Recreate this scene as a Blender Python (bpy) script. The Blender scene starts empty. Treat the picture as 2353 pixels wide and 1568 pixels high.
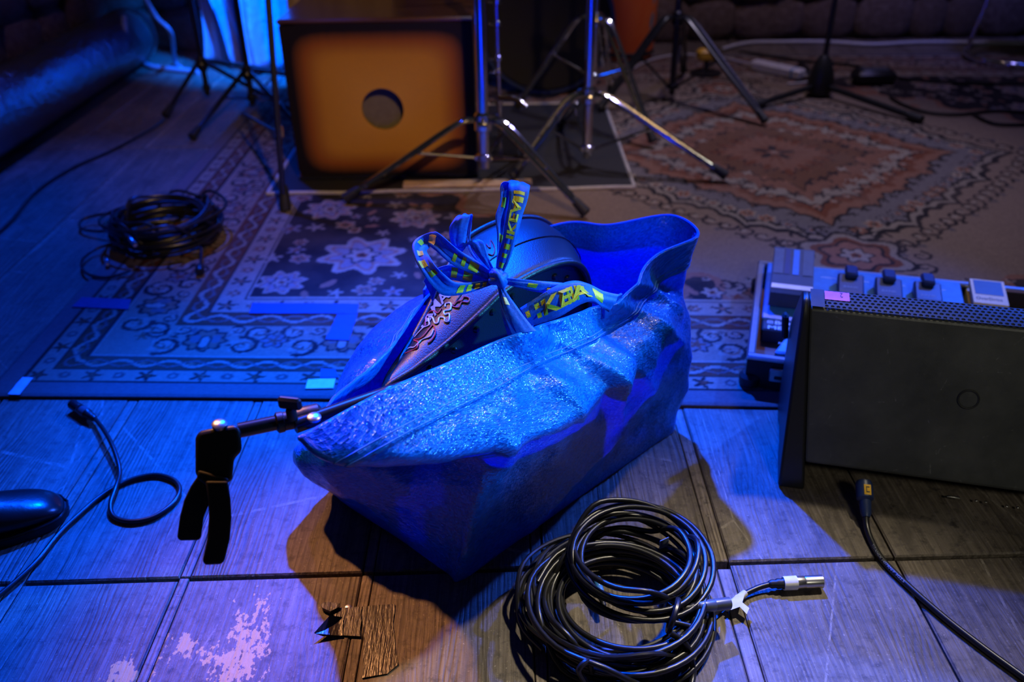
import bpy, math, random
import numpy as np
from mathutils import Vector, Matrix, noise
random.seed(7); rng = np.random.default_rng(7)
scene = bpy.context.scene
COL = scene.collection
R = math.radians

# ---------------------------------------------------------------- camera
FPX = 2050.0; CX, CY = 1176.5, 784.0
PITCH, ROLL = R(30.4), R(1.0)
CAM = np.array([0, 0, 1.0])
FW = np.array([0, math.cos(PITCH), -math.sin(PITCH)])
_r0 = np.array([1.0, 0, 0]); _u0 = np.cross(_r0, FW)
RT = math.cos(ROLL)*_r0 - math.sin(ROLL)*_u0
UP = math.sin(ROLL)*_r0 + math.cos(ROLL)*_u0
cam_d = bpy.data.cameras.new('camera'); cam = bpy.data.objects.new('camera', cam_d); COL.objects.link(cam)
cam_d.sensor_width = 36.0; cam_d.lens = 36.0*FPX/2353.0
cam_d.clip_start = 0.02; cam_d.clip_end = 60
M = Matrix(((RT[0], UP[0], -FW[0], CAM[0]), (RT[1], UP[1], -FW[1], CAM[1]), (RT[2], UP[2], -FW[2], CAM[2]), (0, 0, 0, 1)))
cam.matrix_world = M
cam_d.dof.use_dof = True; cam_d.dof.focus_distance = 1.26; cam_d.dof.aperture_fstop = 3.0
cam_d.dof.aperture_blades = 9
scene.camera = cam

# ---------------------------------------------------------------- world, lights, exposure
scene.view_settings.view_transform = 'Standard'; scene.view_settings.look = 'None'
scene.view_settings.gamma = 1.0; scene.view_settings.use_curve_mapping = False
scene.view_settings.exposure = 0.0
w = bpy.data.worlds.new('dark_hall'); scene.world = w; w.use_nodes = True
w.node_tree.nodes['Background'].inputs[0].default_value = (0.013, 0.013, 0.014, 1)
w.node_tree.nodes['Background'].inputs[1].default_value = 0.8

def spot(name, loc, target, power, color, size=40, blend=0.6, radius=0.06):
    d = bpy.data.lights.new(name, 'SPOT'); d.energy = power; d.color = color
    d.spot_size = R(size); d.spot_blend = blend; d.shadow_soft_size = radius
    o = bpy.data.objects.new(name, d); COL.objects.link(o); o.location = loc
    o.rotation_euler = (Vector(target)-Vector(loc)).to_track_quat('-Z', 'Y').to_euler()
    return o
spot('stage_light_blue_back', (-0.14, 3.70, 3.25), (-0.16, 1.32, 0.0), 4700, (0.0, 0.072, 1.0), 29, 1.0, 0.05)
spot('stage_light_lavender_right', (2.3, 3.0, 1.95), (0.05, 1.15, 0.0), 650, (0.02, 0.11, 1.0), 40, 0.9, 0.05)
spot('stage_light_amber_left', (-1.9, 3.1, 3.2), (-0.17, 0.80, 0.0), 780, (1.0, 0.42, 0.15), 13, 1.0, 0.07)
spot('bag_highlight_cyan', (2.6, 0.75, 1.40), (0.0, 1.06, 0.40), 720, (0.05, 0.44, 1.0), 10, 0.9, 0.05)  # added narrow highlight for the bag's gloss, not a seen stage lamp
spot('stage_light_white_top', (1.35, 2.0, 3.2), (0.20, 0.70, 0.0), 520, (1.0, 0.88, 0.66), 20, 1.0, 0.08)
spot('stage_light_warm_front', (0.75, -0.7, 2.6), (-0.30, 2.65, 0.2), 250, (1.0, 0.62, 0.28), 27, 0.8, 0.06)
spot('fill_front', (0.9, -1.6, 2.4), (0.85, 1.25, 0.2), 85, (1.0, 0.97, 0.80), 20, 0.8, 0.25)  # added weak fill on the monitor's face, no such lamp in view
spot('fill_violet_top', (1.0, 3.4, 3.3), (0.75, 2.75, 0.0), 200, (0.78, 0.70, 1.0), 46, 1.0, 0.10)  # extra overhead fill put in to lift the rug
spot('fill_violet_back', (1.7, 3.2, 3.3), (1.7, 3.5, 0.0), 70, (0.36, 0.32, 1.0), 92, 0.8, 0.12)  # added wide fill that brightens the rear right, source unseen
spot('fill_violet_left', (-1.2, 2.5, 2.9), (-2.0, 3.5, 0.4), 26, (0.75, 0.45, 0.9), 44, 0.9, 0.12)  # added dim fill for the stones on the left
spot('fill_warm_wall', (1.0, 3.4, 2.6), (1.1, 4.7, 0.10), 34, (1.0, 0.70, 0.55), 60, 0.9, 0.08)  # added warm fill so the rear stones show
spot('fill_blue_wall', (2.3, 3.6, 2.2), (2.15, 4.7, 0.10), 42, (0.04, 0.10, 1.0), 42, 0.9, 0.08)  # added blue fill for the rear wall's right end
spot('stage_light_blue_corner', (-0.92, 3.75, 0.95), (-1.02, 4.25, 0.42), 420, (0.0, 0.13, 1.0), 75, 0.6, 0.04)
spot('fill_blue_left', (-1.1, 3.4, 2.7), (-1.30, 2.15, 0.0), 520, (0.0, 0.060, 1.0), 50, 1.0, 0.06)  # added fill that tints the left boards blue

# ---------------------------------------------------------------- geometry helpers
def ray(px, py): return FW + RT*((px-CX)/FPX) - UP*((py-CY)/FPX)
def G(px, py, z=0.0):                       # point of height z on a sight line
    d = ray(px, py); return CAM + d*((z-CAM[2])/d[2])
def PY(px, py, Y):                          # point at distance Y
    d = ray(px, py); return CAM + d*(Y/d[1])
def PD(px, py, depth): return CAM + ray(px, py)*depth

def V3(p): return np.array(p, float)
def nrm(v):
    v = V3(v); n = np.linalg.norm(v); return v/n if n > 1e-12 else v

def crom(P, n, closed=False):
    P = [V3(p) for p in P]; N = len(P); out = []
    segs = N if closed else N-1
    for i in range(segs):
        if closed: p0, p1, p2, p3 = P[(i-1) % N], P[i], P[(i+1) % N], P[(i+2) % N]
        else: p0, p1, p2, p3 = P[max(i-1, 0)], P[i], P[i+1], P[min(i+2, N-1)]
        for k in range(n):
            t = k/n
            out.append(0.5*((2*p1)+(-p0+p2)*t+(2*p0-5*p1+4*p2-p3)*t*t+(-p0+3*p1-3*p2+p3)*t**3))
    if not closed: out.append(P[-1])
    return out

def frame(d):
    d = nrm(d); a = V3((0, 0, 1)) if abs(d[2]) < 0.9 else V3((1, 0, 0))
    x = nrm(np.cross(a, d)); y = np.cross(d, x); return x, y, d

class MB:
    def __init__(s): s.v = []; s.f = []; s.uv = {}
    def add(s, vs, fs):
        o = len(s.v); s.v += [tuple(map(float, p)) for p in vs]; s.f += [tuple(i+o for i in f) for f in fs]; return s
    def box(s, lo, hi, bev=0.0, M=None):
        x0, y0, z0 = lo; x1, y1, z1 = hi
        if bev <= 0:
            vs = [(x0,y0,z0),(x1,y0,z0),(x1,y1,z0),(x0,y1,z0),(x0,y0,z1),(x1,y0,z1),(x1,y1,z1),(x0,y1,z1)]
            fs = [(3,2,1,0),(4,5,6,7),(0,1,5,4),(1,2,6,5),(2,3,7,6),(3,0,4,7)]
        else:
            b = min(bev, (x1-x0)/2.01, (y1-y0)/2.01, (z1-z0)/2.01); vs = []; fs = []
            def ringv(xa, xb, ya, yb, z, c):
                return [(xa+c,ya,z),(xb-c,ya,z),(xb,ya+c,z),(xb,yb-c,z),(xb-c,yb,z),(xa+c,yb,z),(xa,yb-c,z),(xa,ya+c,z)]
            vs += ringv(x0+b, x1-b, y0+b, y1-b, z0, 0.3*b)
            vs += ringv(x0, x1, y0, y1, z0+b, b)
            vs += ringv(x0, x1, y0, y1, z1-b, b)
            vs += ringv(x0+b, x1-b, y0+b, y1-b, z1, 0.3*b)
            for k in range(3):
                for i in range(8):
                    j = (i+1) % 8; fs.append((k*8+i, k*8+j, k*8+8+j, k*8+8+i))
            fs.append(tuple(range(7, -1, -1))); fs.append(tuple(range(24, 32)))
        if M is not None: vs = [M(p) for p in vs]
        return s.add(vs, fs)
    def tube(s, path, r, seg=10, closed=False, cap=True):
        P = [V3(p) for p in path]; N = len(P)
        rr = r if hasattr(r, '__len__') else [r]*N
        T = []
        for i in range(N):
            a = P[(i-1) % N] if (closed or i > 0) else P[i]; b = P[(i+1) % N] if (closed or i < N-1) else P[i]
            T.append(nrm(b-a))
        x, y, _ = frame(T[0]); vs = []; fs = []
        for i in range(N):
            x = nrm(x - T[i]*np.dot(x, T[i])); y = np.cross(T[i], x)
            for k in range(seg):
                a = 2*math.pi*k/seg; vs.append(P[i]+(x*math.cos(a)+y*math.sin(a))*rr[i])
        for i in range(N if closed else N-1):
            for k in range(seg):
                k2 = (k+1) % seg; j = (i+1) % N
                fs.append((i*seg+k, i*seg+k2, j*seg+k2, j*seg+k))
        if cap and not closed:
            fs.append(tuple(range(seg-1, -1, -1))); fs.append(tuple((N-1)*seg+k for k in range(seg)))
        return s.add(vs, fs)
    def lathe(s, p0, d, prof, seg=16, cap=True):
        x, y, d = frame(d); p0 = V3(p0); vs = []; fs = []
        for t, r in prof:
            for k in range(seg):
                a = 2*math.pi*k/seg; vs.append(p0+d*t+(x*math.cos(a)+y*math.sin(a))*r)
        n = len(prof)
        for i in range(n-1):
            for k in range(seg):
                k2 = (k+1) % seg; fs.append((i*seg+k, i*seg+k2, (i+1)*seg+k2, (i+1)*seg+k))
        if cap: fs.append(tuple(range(seg-1, -1, -1))); fs.append(tuple((n-1)*seg+k for k in range(seg)))
        return s.add(vs, fs)
    def prism(s, poly, a, b, cap=True):
        # poly: list of 2-D points; a(p), b(p) map to both end faces
        n = len(poly); vs = [a(p) for p in poly]+[b(p) for p in poly]
        fs = [(i, (i+1) % n, n+(i+1) % n, n+i) for i in range(n)]
        if cap: fs += [tuple(range(n-1, -1, -1)), tuple(range(n, 2*n))]
        return s.add(vs, fs)
    def grid(s, rows, closed_u=False):
        nr = len(rows); nc = len(rows[0]); vs = [p for r_ in rows for p in r_]; fs = []
        for i in range(nr-1):
            for j in range(nc if closed_u else nc-1):
                j2 = (j+1) % nc; fs.append((i*nc+j, i*nc+j2, (i+1)*nc+j2, (i+1)*nc+j))
        return s.add(vs, fs)
    def build(s, name, mat, parent=None, smooth=True, flat_angle=40, uvs=None):
        root = parent
        while root is not None and root.parent is not None: root = root.parent
        off = np.array(root.location) if root is not None else np.zeros(3)
        me = bpy.data.meshes.new(name)
        vs = (np.array(s.v)-off).tolist()
        me.from_pydata(vs, [], s.f)
        if uvs is not None:
            uvl = me.uv_layers.new(name='UVMap')
            li = np.zeros(len(me.loops), int); me.loops.foreach_get('vertex_index', li)
            arr = np.array(uvs, float)[li]; uvl.data.foreach_set('uv', arr.ravel())
        if smooth:
            me.polygons.foreach_set('use_smooth', [True]*len(me.polygons))
            try: me.set_sharp_from_angle(angle=R(flat_angle))
            except Exception: pass
        me.validate(); me.update()
        if mat is not None: me.materials.append(mat)
        o = bpy.data.objects.new(name, me); COL.objects.link(o)
        if parent is not None: o.parent = parent
        return o

def fixn(o):     # consistent outward normals
    import bmesh
    bm = bmesh.new(); bm.from_mesh(o.data); bmesh.ops.recalc_face_normals(bm, faces=bm.faces); bm.to_mesh(o.data); bm.free(); return o
def thing(name, label, cat, loc=(0, 0, 0), group=None):
    o = bpy.data.objects.new(name, None); COL.objects.link(o); o.location = tuple(map(float, loc)); o.empty_display_size = 0.05
    o['label'] = label; o['category'] = cat
    if group: o['group'] = group
    return o
def tag(o, label, cat, group=None):
    o['label'] = label; o['category'] = cat
    if group: o['group'] = group
    return o
def struct(o, label=None):
    o['kind'] = 'structure'
    if label: o['label'] = label
    return o
def text_mesh(txt, bold=0.0):
    c = bpy.data.curves.new('lettering', 'FONT'); c.body = txt; c.size = 1.0; c.offset = bold; c.resolution_u = 3
    o = bpy.data.objects.new('lettering', c); COL.objects.link(o)
    dg = bpy.context.evaluated_depsgraph_get(); dg.update()
    me = o.evaluated_get(dg).to_mesh()
    vs = [tuple(v.co) for v in me.vertices]; fs = [tuple(p.vertices) for p in me.polygons]
    o.evaluated_get(dg).to_mesh_clear(); bpy.data.objects.remove(o); bpy.data.curves.remove(c)
    a = np.array(vs); a[:, 0] -= a[:, 0].min(); return a, fs
def letters(txt, name, mat, parent, fmap, bold=0.0):   # fmap(x,y) with x,y in units of letter size
    a, fs = text_mesh(txt, bold)
    mb = MB(); mb.add([fmap(p[0], p[1]) for p in a], fs)
    return mb.build(name, mat, parent, smooth=False), a[:, 0].max()

# ---------------------------------------------------------------- materials
class NT:
    def __init__(s, name):
        s.m = bpy.data.materials.new(name); s.m.use_nodes = True; s.t = s.m.node_tree
        s.b = s.t.nodes['Principled BSDF']; s.out = s.t.nodes['Material Output']
    def n(s, typ, **kw):
        nd = s.t.nodes.new(typ)
        for k, v in kw.items():
            if k.startswith('_'): setattr(nd, k[1:], v)
            else: s.set(nd.inputs[k.replace('_', ' ')], v)
        return nd
    def set(s, sock, v):
        if hasattr(v, 'is_output') or isinstance(v, bpy.types.NodeSocket): s.t.links.new(v, sock)
        else:
            if sock.type == 'RGBA' and len(v) == 3: v = (*v, 1)
            sock.default_value = v
    def math(s, op, a, b=None, c=None, clamp=False):
        nd = s.t.nodes.new('ShaderNodeMath'); nd.operation = op; nd.use_clamp = clamp
        for i, v in enumerate((a, b, c)):
            if v is not None: s.set(nd.inputs[i], v)
        return nd.outputs[0]
    def mix(s, f, a, b):
        nd = s.t.nodes.new('ShaderNodeMix'); nd.data_type = 'RGBA'
        s.set(nd.inputs[0], f); s.set(nd.inputs[6], a); s.set(nd.inputs[7], b); return nd.outputs[2]
    def coord(s, kind='Object', scale=(1, 1, 1), loc=(0, 0, 0)):
        tc = s.t.nodes.new('ShaderNodeTexCoord'); mp = s.t.nodes.new('ShaderNodeMapping')
        s.t.links.new(tc.outputs[kind], mp.inputs[0]); mp.inputs['Scale'].default_value = scale; mp.inputs['Location'].default_value = loc
        return mp.outputs[0]
    def noise(s, vec, scale, detail=4, rough=0.55, dist=0.0):
        nd = s.n('ShaderNodeTexNoise', Scale=scale, Detail=detail, Roughness=rough, Distortion=dist); s.t.links.new(vec, nd.inputs['Vector']); return nd.outputs[0]
    def ramp(s, f, stops):
        nd = s.t.nodes.new('ShaderNodeValToRGB'); s.set(nd.inputs[0], f); el = nd.color_ramp.elements
        while len(el) < len(stops): el.new(0.5)
        for e, (p, c) in zip(el, stops): e.position = p; e.color = (*c, 1) if len(c) == 3 else c
        return nd.outputs[0]
    def step(s, f, lo, hi):
        nd = s.t.nodes.new('ShaderNodeMapRange'); s.set(nd.inputs[0], f); nd.inputs[1].default_value = lo; nd.inputs[2].default_value = hi; nd.clamp = True; return nd.outputs[0]
    def bump(s, h, strength=0.3, dist=0.002, nor=None):
        nd = s.n('ShaderNodeBump', Strength=strength, Distance=dist); s.set(nd.inputs['Height'], h)
        if nor is not None: s.t.links.new(nor, nd.inputs['Normal'])
        return nd.outputs[0]
    def p(s, **kw):
        for k, v in kw.items(): s.set(s.b.inputs[k.replace('_', ' ')], v)
        return s

def plain(name, col, rough=0.5, metal=0.0, spec=0.5, var=0.12, bump=0.0, scale=60):
    t = NT(name); c = t.coord(); n = t.noise(c, scale, 3)
    lo = tuple(x*(1-var) for x in col); hi = tuple(min(1, x*(1+var)) for x in col)
    t.p(Base_Color=t.ramp(n, [(0.3, lo), (0.7, hi)]), Roughness=rough, Metallic=metal, Specular_IOR_Level=spec)
    if bump > 0: t.p(Normal=t.bump(n, bump, 0.001))
    return t.m
MT = {}
MT['black_plastic'] = plain('black_plastic', (0.012, 0.012, 0.013), 0.42, 0, 0.5, 0.2, 0.15, 400)
MT['black_metal'] = plain('black_metal', (0.012, 0.012, 0.014), 0.28, 0, 0.5)
MT['rubber'] = plain('rubber', (0.014, 0.014, 0.014), 0.6, 0, 0.4)
MT['cable'] = plain('cable_black', (0.010, 0.010, 0.011), 0.34, 0, 0.55, 0.15)
MT['cable_white'] = plain('cable_white', (0.55, 0.55, 0.55), 0.5)
MT['cable_blue'] = plain('cable_pale', (0.25, 0.3, 0.4), 0.5)
MT['chrome'] = plain('chrome', (0.72, 0.72, 0.74), 0.13, 1.0, 0.5, 0.05)
MT['nickel'] = plain('nickel', (0.62, 0.60, 0.56), 0.30, 1.0, 0.5, 0.08)
MT['alu'] = plain('aluminium', (0.70, 0.71, 0.73), 0.32, 1.0, 0.5, 0.06)
MT['white_plastic'] = plain('white_plastic', (0.65, 0.65, 0.66), 0.4)
MT['white_tape'] = plain('white_tape', (0.80, 0.80, 0.78), 0.6, bump=0.3)
MT['cream_tape'] = plain('cream_tape', (0.62, 0.60, 0.42), 0.55, bump=0.3)
MT['cyan_tape'] = plain('pale_blue_tape', (0.35, 0.72, 0.85), 0.5, bump=0.3)
MT['blue_tape'] = plain('blue_tape', (0.012, 0.03, 0.17), 0.5, bump=0.2)
MT['pink'] = plain('pink_sticker', (0.85, 0.16, 0.55), 0.5)
MT['yellow'] = plain('yellow_print', (0.85, 0.62, 0.03), 0.6, bump=0.3, scale=500)
MT['pale_print'] = plain('pale_print', (0.85, 0.66, 0.36), 0.6, bump=0.3, scale=500)
MT['yellow_paint'] = plain('yellow_paint', (0.75, 0.42, 0.03), 0.4)
MT['ink'] = plain('ink', (0.02, 0.02, 0.03), 0.6)
MT['white_print'] = plain('white_print', (0.72, 0.72, 0.70), 0.5)
MT['dark_blue'] = plain('dark_blue_plastic', (0.015, 0.03, 0.10), 0.4)
MT['pedal_blue'] = plain('pedal_blue', (0.05, 0.22, 0.50), 0.35)
MT['pedal_grey'] = plain('pedal_grey', (0.10, 0.12, 0.15), 0.35, 0.3)
MT['pedal_cover'] = plain('pedal_rubber', (0.03, 0.035, 0.05), 0.5, bump=0.2)
MT['tuner_blue'] = plain('tuner_white', (0.20, 0.45, 0.65), 0.4)
MT['brown_felt'] = plain('brown_board', (0.30, 0.12, 0.08), 0.8, bump=0.4)
MT['mat_black'] = plain('mat_black', (0.010, 0.010, 0.012), 0.8, bump=0.5, scale=300)
MT['mat_edge'] = plain('mat_edge', (0.42, 0.40, 0.36), 0.8, bump=0.4)
MT['light_patch_tone'] = plain('light_patch_tone', (0.55, 0.40, 0.24), 0.45, var=0.25, scale=25)  # warm light on the mat edge, painted as a pale tone
MT['thread_white'] = plain('thread_white', (0.75, 0.74, 0.72), 0.7)
MT['thread_red'] = plain('thread_red', (0.55, 0.03, 0.03), 0.6)
MT['thread_grey'] = plain('thread_grey', (0.30, 0.33, 0.42), 0.6)
MT['stitch_blue'] = plain('stitch_blue', (0.02, 0.16, 0.62), 0.6)
MT['inside_grey'] = plain('inside_wood', (0.15, 0.125, 0.075), 0.8)
MT['drum_black'] = plain('drum_black', (0.012, 0.012, 0.015), 0.2)

def wood_mat(name, tone=1.0, paint=False):
    t = NT(name); oi = t.n('ShaderNodeObjectInfo')
    c = t.coord('Object')
    off = t.n('ShaderNodeCombineXYZ', X=t.math('MULTIPLY', oi.outputs['Random'], 37.0), Y=t.math('MULTIPLY', oi.outputs['Random'], 91.0))
    va = t.n('ShaderNodeVectorMath', _operation='ADD'); t.t.links.new(c, va.inputs[0]); t.t.links.new(off.outputs[0], va.inputs[1])
    vec = va.outputs[0]
    def stretched(sx, sy):
        mp = t.n('ShaderNodeMapping'); mp.inputs['Scale'].default_value = (sx, sy, sx); t.t.links.new(vec, mp.inputs[0]); return mp.outputs[0]
    grain = t.noise(stretched(210, 5), 1.0, 6, 0.65)
    warp = t.noise(stretched(5, 1.2), 1.0, 3, 0.5)
    sepv = t.n('ShaderNodeSeparateXYZ'); t.t.links.new(vec, sepv.inputs[0])
    ph = t.math('ADD', t.math('MULTIPLY', sepv.outputs[0], 700.0), t.math('MULTIPLY', warp, 130.0))
    line = t.math('ADD', 0.5, t.math('MULTIPLY', t.math('SINE', ph), 0.5))
    line = t.math('POWER', line, 2.5)
    gate = t.step(t.noise(stretched(11, 1.6), 1.0, 4), 0.42, 0.66)
    rings = t.math('MULTIPLY', line, gate)
    big = t.noise(vec, 3.2, 6, 0.65); fine = t.noise(vec, 48, 6, 0.72); speck = t.noise(vec, 230, 2, 0.5)
    base = t.ramp(grain, [(0.28, tuple(tone*x for x in (0.065, 0.048, 0.034))), (0.5, tuple(tone*x for x in (0.165, 0.130, 0.098))), (0.74, tuple(tone*x for x in (0.30, 0.25, 0.195)))])
    base = t.mix(t.math('MULTIPLY', rings, 0.45), base, tuple(tone*x for x in (0.05, 0.036, 0.025)))
    base = t.mix(t.math('MULTIPLY', t.step(big, 0.48, 0.72), 0.45), base, tuple(tone*x for x in (0.34, 0.29, 0.24)))
    base = t.mix(t.math('MULTIPLY', t.step(fine, 0.52, 0.68), 0.8), base, (0.030, 0.024, 0.021))
    base = t.mix(t.math('MULTIPLY', t.step(t.noise(stretched(9, 2), 1.0, 4), 0.56, 0.74), 0.65), base, (0.04, 0.032, 0.026))
    base = t.mix(t.math('MULTIPLY', t.step(speck, 0.66, 0.76), 0.55), base, (0.42, 0.37, 0.30))
    base = t.mix(t.math('MULTIPLY', t.step(t.noise(stretched(14, 7), 1.0, 6, 0.7), 0.50, 0.66), 0.55), base, (0.045, 0.036, 0.030))
    # long scratches
    sc = t.n('ShaderNodeTexVoronoi', _feature='DISTANCE_TO_EDGE', Scale=3.3); mp = t.n('ShaderNodeMapping'); mp.inputs['Rotation'].default_value = (0, 0, 0.7); mp.inputs['Scale'].default_value = (1, 0.35, 1)
    t.t.links.new(vec, mp.inputs[0]); t.t.links.new(mp.outputs[0], sc.inputs['Vector'])
    scr = t.math('MULTIPLY', t.math('LESS_THAN', sc.outputs['Distance'], 0.0035), t.step(fine, 0.45, 0.6))
    base = t.mix(t.math('MULTIPLY', scr, 0.5), base, (0.45, 0.40, 0.33))
    rough = t.math('ADD', 0.36, t.math('MULTIPLY', fine, 0.32))
    if paint:
        # flakes of old cream paint left on the wood
        sep = t.n('ShaderNodeSeparateXYZ'); t.t.links.new(c, sep.inputs[0])
        def win(x, y, a, b):
            dx = t.math('DIVIDE', t.math('SUBTRACT', sep.outputs[0], x), a); dy = t.math('DIVIDE', t.math('SUBTRACT', sep.outputs[1], y), b)
            return t.math('SUBTRACT', 1.0, t.math('SQRT', t.math('ADD', t.math('MULTIPLY', dx, dx), t.math('MULTIPLY', dy, dy))), clamp=True)
        wn = t.math('MAXIMUM', t.math('MAXIMUM', win(-0.385, 0.845, 0.055, 0.17), win(-0.475, 0.87, 0.05, 0.045)), win(-0.535, 0.82, 0.05, 0.05))
        fl = t.math('ADD', t.math('MULTIPLY', t.noise(stretched(60, 22), 1.0, 4, 0.6), 0.6), t.math('MULTIPLY', t.noise(stretched(170, 120), 1.0, 3, 0.6), 0.4))
        mk = t.step(t.math('ADD', fl, t.math('MULTIPLY', wn, 0.20)), 0.612, 0.640)
        mk = t.math('MULTIPLY', mk, t.math('GREATER_THAN', wn, 0.05))
        base = t.mix(mk, base, (0.66, 0.40, 0.12))
    h = t.math('ADD', t.math('MULTIPLY', grain, 0.9), t.math('MULTIPLY', rings, -0.45))
    h = t.math('ADD', h, t.math('MULTIPLY', fine, 0.5))
    t.p(Base_Color=base, Roughness=rough, Specular_IOR_Level=0.45, Normal=t.bump(h, 0.9, 0.0022))
    return t.m
MT['wood'] = wood_mat('floor_wood', 0.80)
MT['wood_paint'] = wood_mat('floor_wood_flaked_paint', 0.80, True)
MT['wood_strip'] = wood_mat('floor_strip_wood', 1.2)

def stone_mat():
    t = NT('rough_stone'); c = t.coord('Object'); oi = t.n('ShaderNodeObjectInfo')
    n1 = t.noise(c, 9, 6, 0.65); n2 = t.noise(c, 45, 4, 0.6)
    col = t.ramp(n1, [(0.25, (0.05, 0.035, 0.028)), (0.5, (0.16, 0.11, 0.085)), (0.75, (0.30, 0.23, 0.19))])
    col = t.mix(t.math('MULTIPLY', oi.outputs['Random'], 0.6), col, (0.13, 0.08, 0.05))
    col = t.mix(t.step(n2, 0.58, 0.7), col, (0.03, 0.025, 0.022))
    t.p(Base_Color=col, Roughness=0.85, Normal=t.bump(t.math('ADD', n1, n2), 0.8, 0.012)); return t.m
MT['stone'] = stone_mat()
MT['mortar'] = plain('mortar', (0.10, 0.08, 0.065), 0.95, bump=0.6, scale=30)

def leather_mat():
    t = NT('black_leatherette'); c = t.coord('Object'); v = t.n('ShaderNodeTexVoronoi', Scale=520.0); t.t.links.new(c, v.inputs['Vector'])
    t.p(Base_Color=(0.010, 0.009, 0.010), Roughness=0.42, Specular_IOR_Level=0.5, Normal=t.bump(v.outputs['Distance'], 0.35, 0.0006)); return t.m
MT['leather'] = leather_mat()

def bag_mat():
    # woven tape cloth: every little tape crossing tilts its own way, so the gloss sparkles
    t = NT('woven_blue_polypropylene'); uv = t.coord('UV', (270, 340, 1))
    vo = t.n('ShaderNodeTexVoronoi', _distance='CHEBYCHEV', Scale=1.0, Randomness=0.45); vo.voronoi_dimensions = '2D'; t.t.links.new(uv, vo.inputs['Vector'])
    c = t.coord('Object'); n = t.noise(c, 240, 3, 0.6); wr = t.noise(c, 34, 3, 0.55, 0.6)
    nb = t.bump(wr, 0.25, 0.010); nb2 = t.bump(t.math('ADD', vo.outputs['Distance'], n), 0.5, 0.0010, nb)
    sub = t.n('ShaderNodeVectorMath', _operation='SUBTRACT'); t.t.links.new(vo.outputs['Color'], sub.inputs[0]); sub.inputs[1].default_value = (0.5, 0.5, 0.5)
    sc = t.n('ShaderNodeVectorMath', _operation='SCALE'); t.t.links.new(sub.outputs[0], sc.inputs[0]); sc.inputs['Scale'].default_value = 0.25
    ad = t.n('ShaderNodeVectorMath', _operation='ADD'); t.t.links.new(nb2, ad.inputs[0]); t.t.links.new(sc.outputs[0], ad.inputs[1])
    nm = t.n('ShaderNodeVectorMath', _operation='NORMALIZE'); t.t.links.new(ad.outputs[0], nm.inputs[0]); nor = nm.outputs[0]
    sepc = t.n('ShaderNodeSeparateXYZ'); t.t.links.new(vo.outputs['Color'], sepc.inputs[0])
    col = t.ramp(t.math('ADD', t.math('MULTIPLY', n, 0.5), t.math('MULTIPLY', sepc.outputs[1], 0.5)), [(0.25, (0.001, 0.095, 0.52)), (0.75, (0.004, 0.22, 0.88))])
    t.p(Base_Color=col, Roughness=0.30, Specular_IOR_Level=0.4, Normal=nor, Coat_Weight=0.7, Coat_Roughness=0.05, Coat_Normal=nor)
    tr = t.n('ShaderNodeBsdfTranslucent', Color=(0.006, 0.15, 0.90)); t.t.links.new(nb, tr.inputs['Normal'])
    mx = t.n('ShaderNodeMixShader'); mx.inputs[0].default_value = 0.25
    t.t.links.new(t.b.outputs[0], mx.inputs[1]); t.t.links.new(tr.outputs[0], mx.inputs[2]); t.t.links.new(mx.outputs[0], t.out.inputs[0]); return t.m
MT['bag'] = bag_mat()
def strap_mat():
    t = NT('blue_webbing'); uv = t.coord('UV'); sep = t.n('ShaderNodeSeparateXYZ'); t.t.links.new(uv, sep.inputs[0])
    h = t.math('SINE', t.math('MULTIPLY', sep.outputs[0], 2*math.pi/0.0013)); n = t.noise(t.coord(), 300, 3)
    t.p(Base_Color=t.ramp(n, [(0.3, (0.008, 0.10, 0.60)), (0.7, (0.015, 0.17, 0.80))]), Roughness=0.5, Normal=t.bump(t.math('ADD', t.math('MULTIPLY', h, 0.25), n), 0.4, 0.0005))
    tr = t.n('ShaderNodeBsdfTranslucent', Color=(0.02, 0.18, 0.75)); mx = t.n('ShaderNodeMixShader'); mx.inputs[0].default_value = 0.22
    t.t.links.new(t.b.outputs[0], mx.inputs[1]); t.t.links.new(tr.outputs[0], mx.inputs[2]); t.t.links.new(mx.outputs[0], t.out.inputs[0]); return t.m
MT['strap'] = strap_mat()
def amp_mat():
    t = NT('scuffed_black_paint'); c = t.coord(); n = t.noise(c, 7, 5, 0.65); f = t.noise(c, 60, 4, 0.7); s = t.noise(c, 600, 2)
    col = t.ramp(n, [(0.35, (0.028, 0.030, 0.027)), (0.75, (0.075, 0.076, 0.066))])
    v = t.n('ShaderNodeTexVoronoi', _feature='DISTANCE_TO_EDGE', Scale=9.0); mp = t.n('ShaderNodeMapping'); mp.inputs['Rotation'].default_value = (0.4, 0.7, 0.3); t.t.links.new(c, mp.inputs[0]); t.t.links.new(mp.outputs[0], v.inputs['Vector'])
    sc = t.math('MULTIPLY', t.math('LESS_THAN', v.outputs['Distance'], 0.006), t.step(f, 0.54, 0.62))
    col = t.mix(t.math('MULTIPLY', sc, 0.6), col, (0.16, 0.16, 0.15)); col = t.mix(t.math('MULTIPLY', t.step(f, 0.62, 0.75), 0.35), col, (0.10, 0.10, 0.09))
    t.p(Base_Color=col, Roughness=t.math('ADD', 0.38, t.math('MULTIPLY', f, 0.25)), Normal=t.bump(s, 0.25, 0.0006)); return t.m
MT['amp'] = amp_mat()
MT['grille'] = plain('grille_metal', (0.05, 0.06, 0.08), 0.6, 0.0, 0.2)
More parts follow.
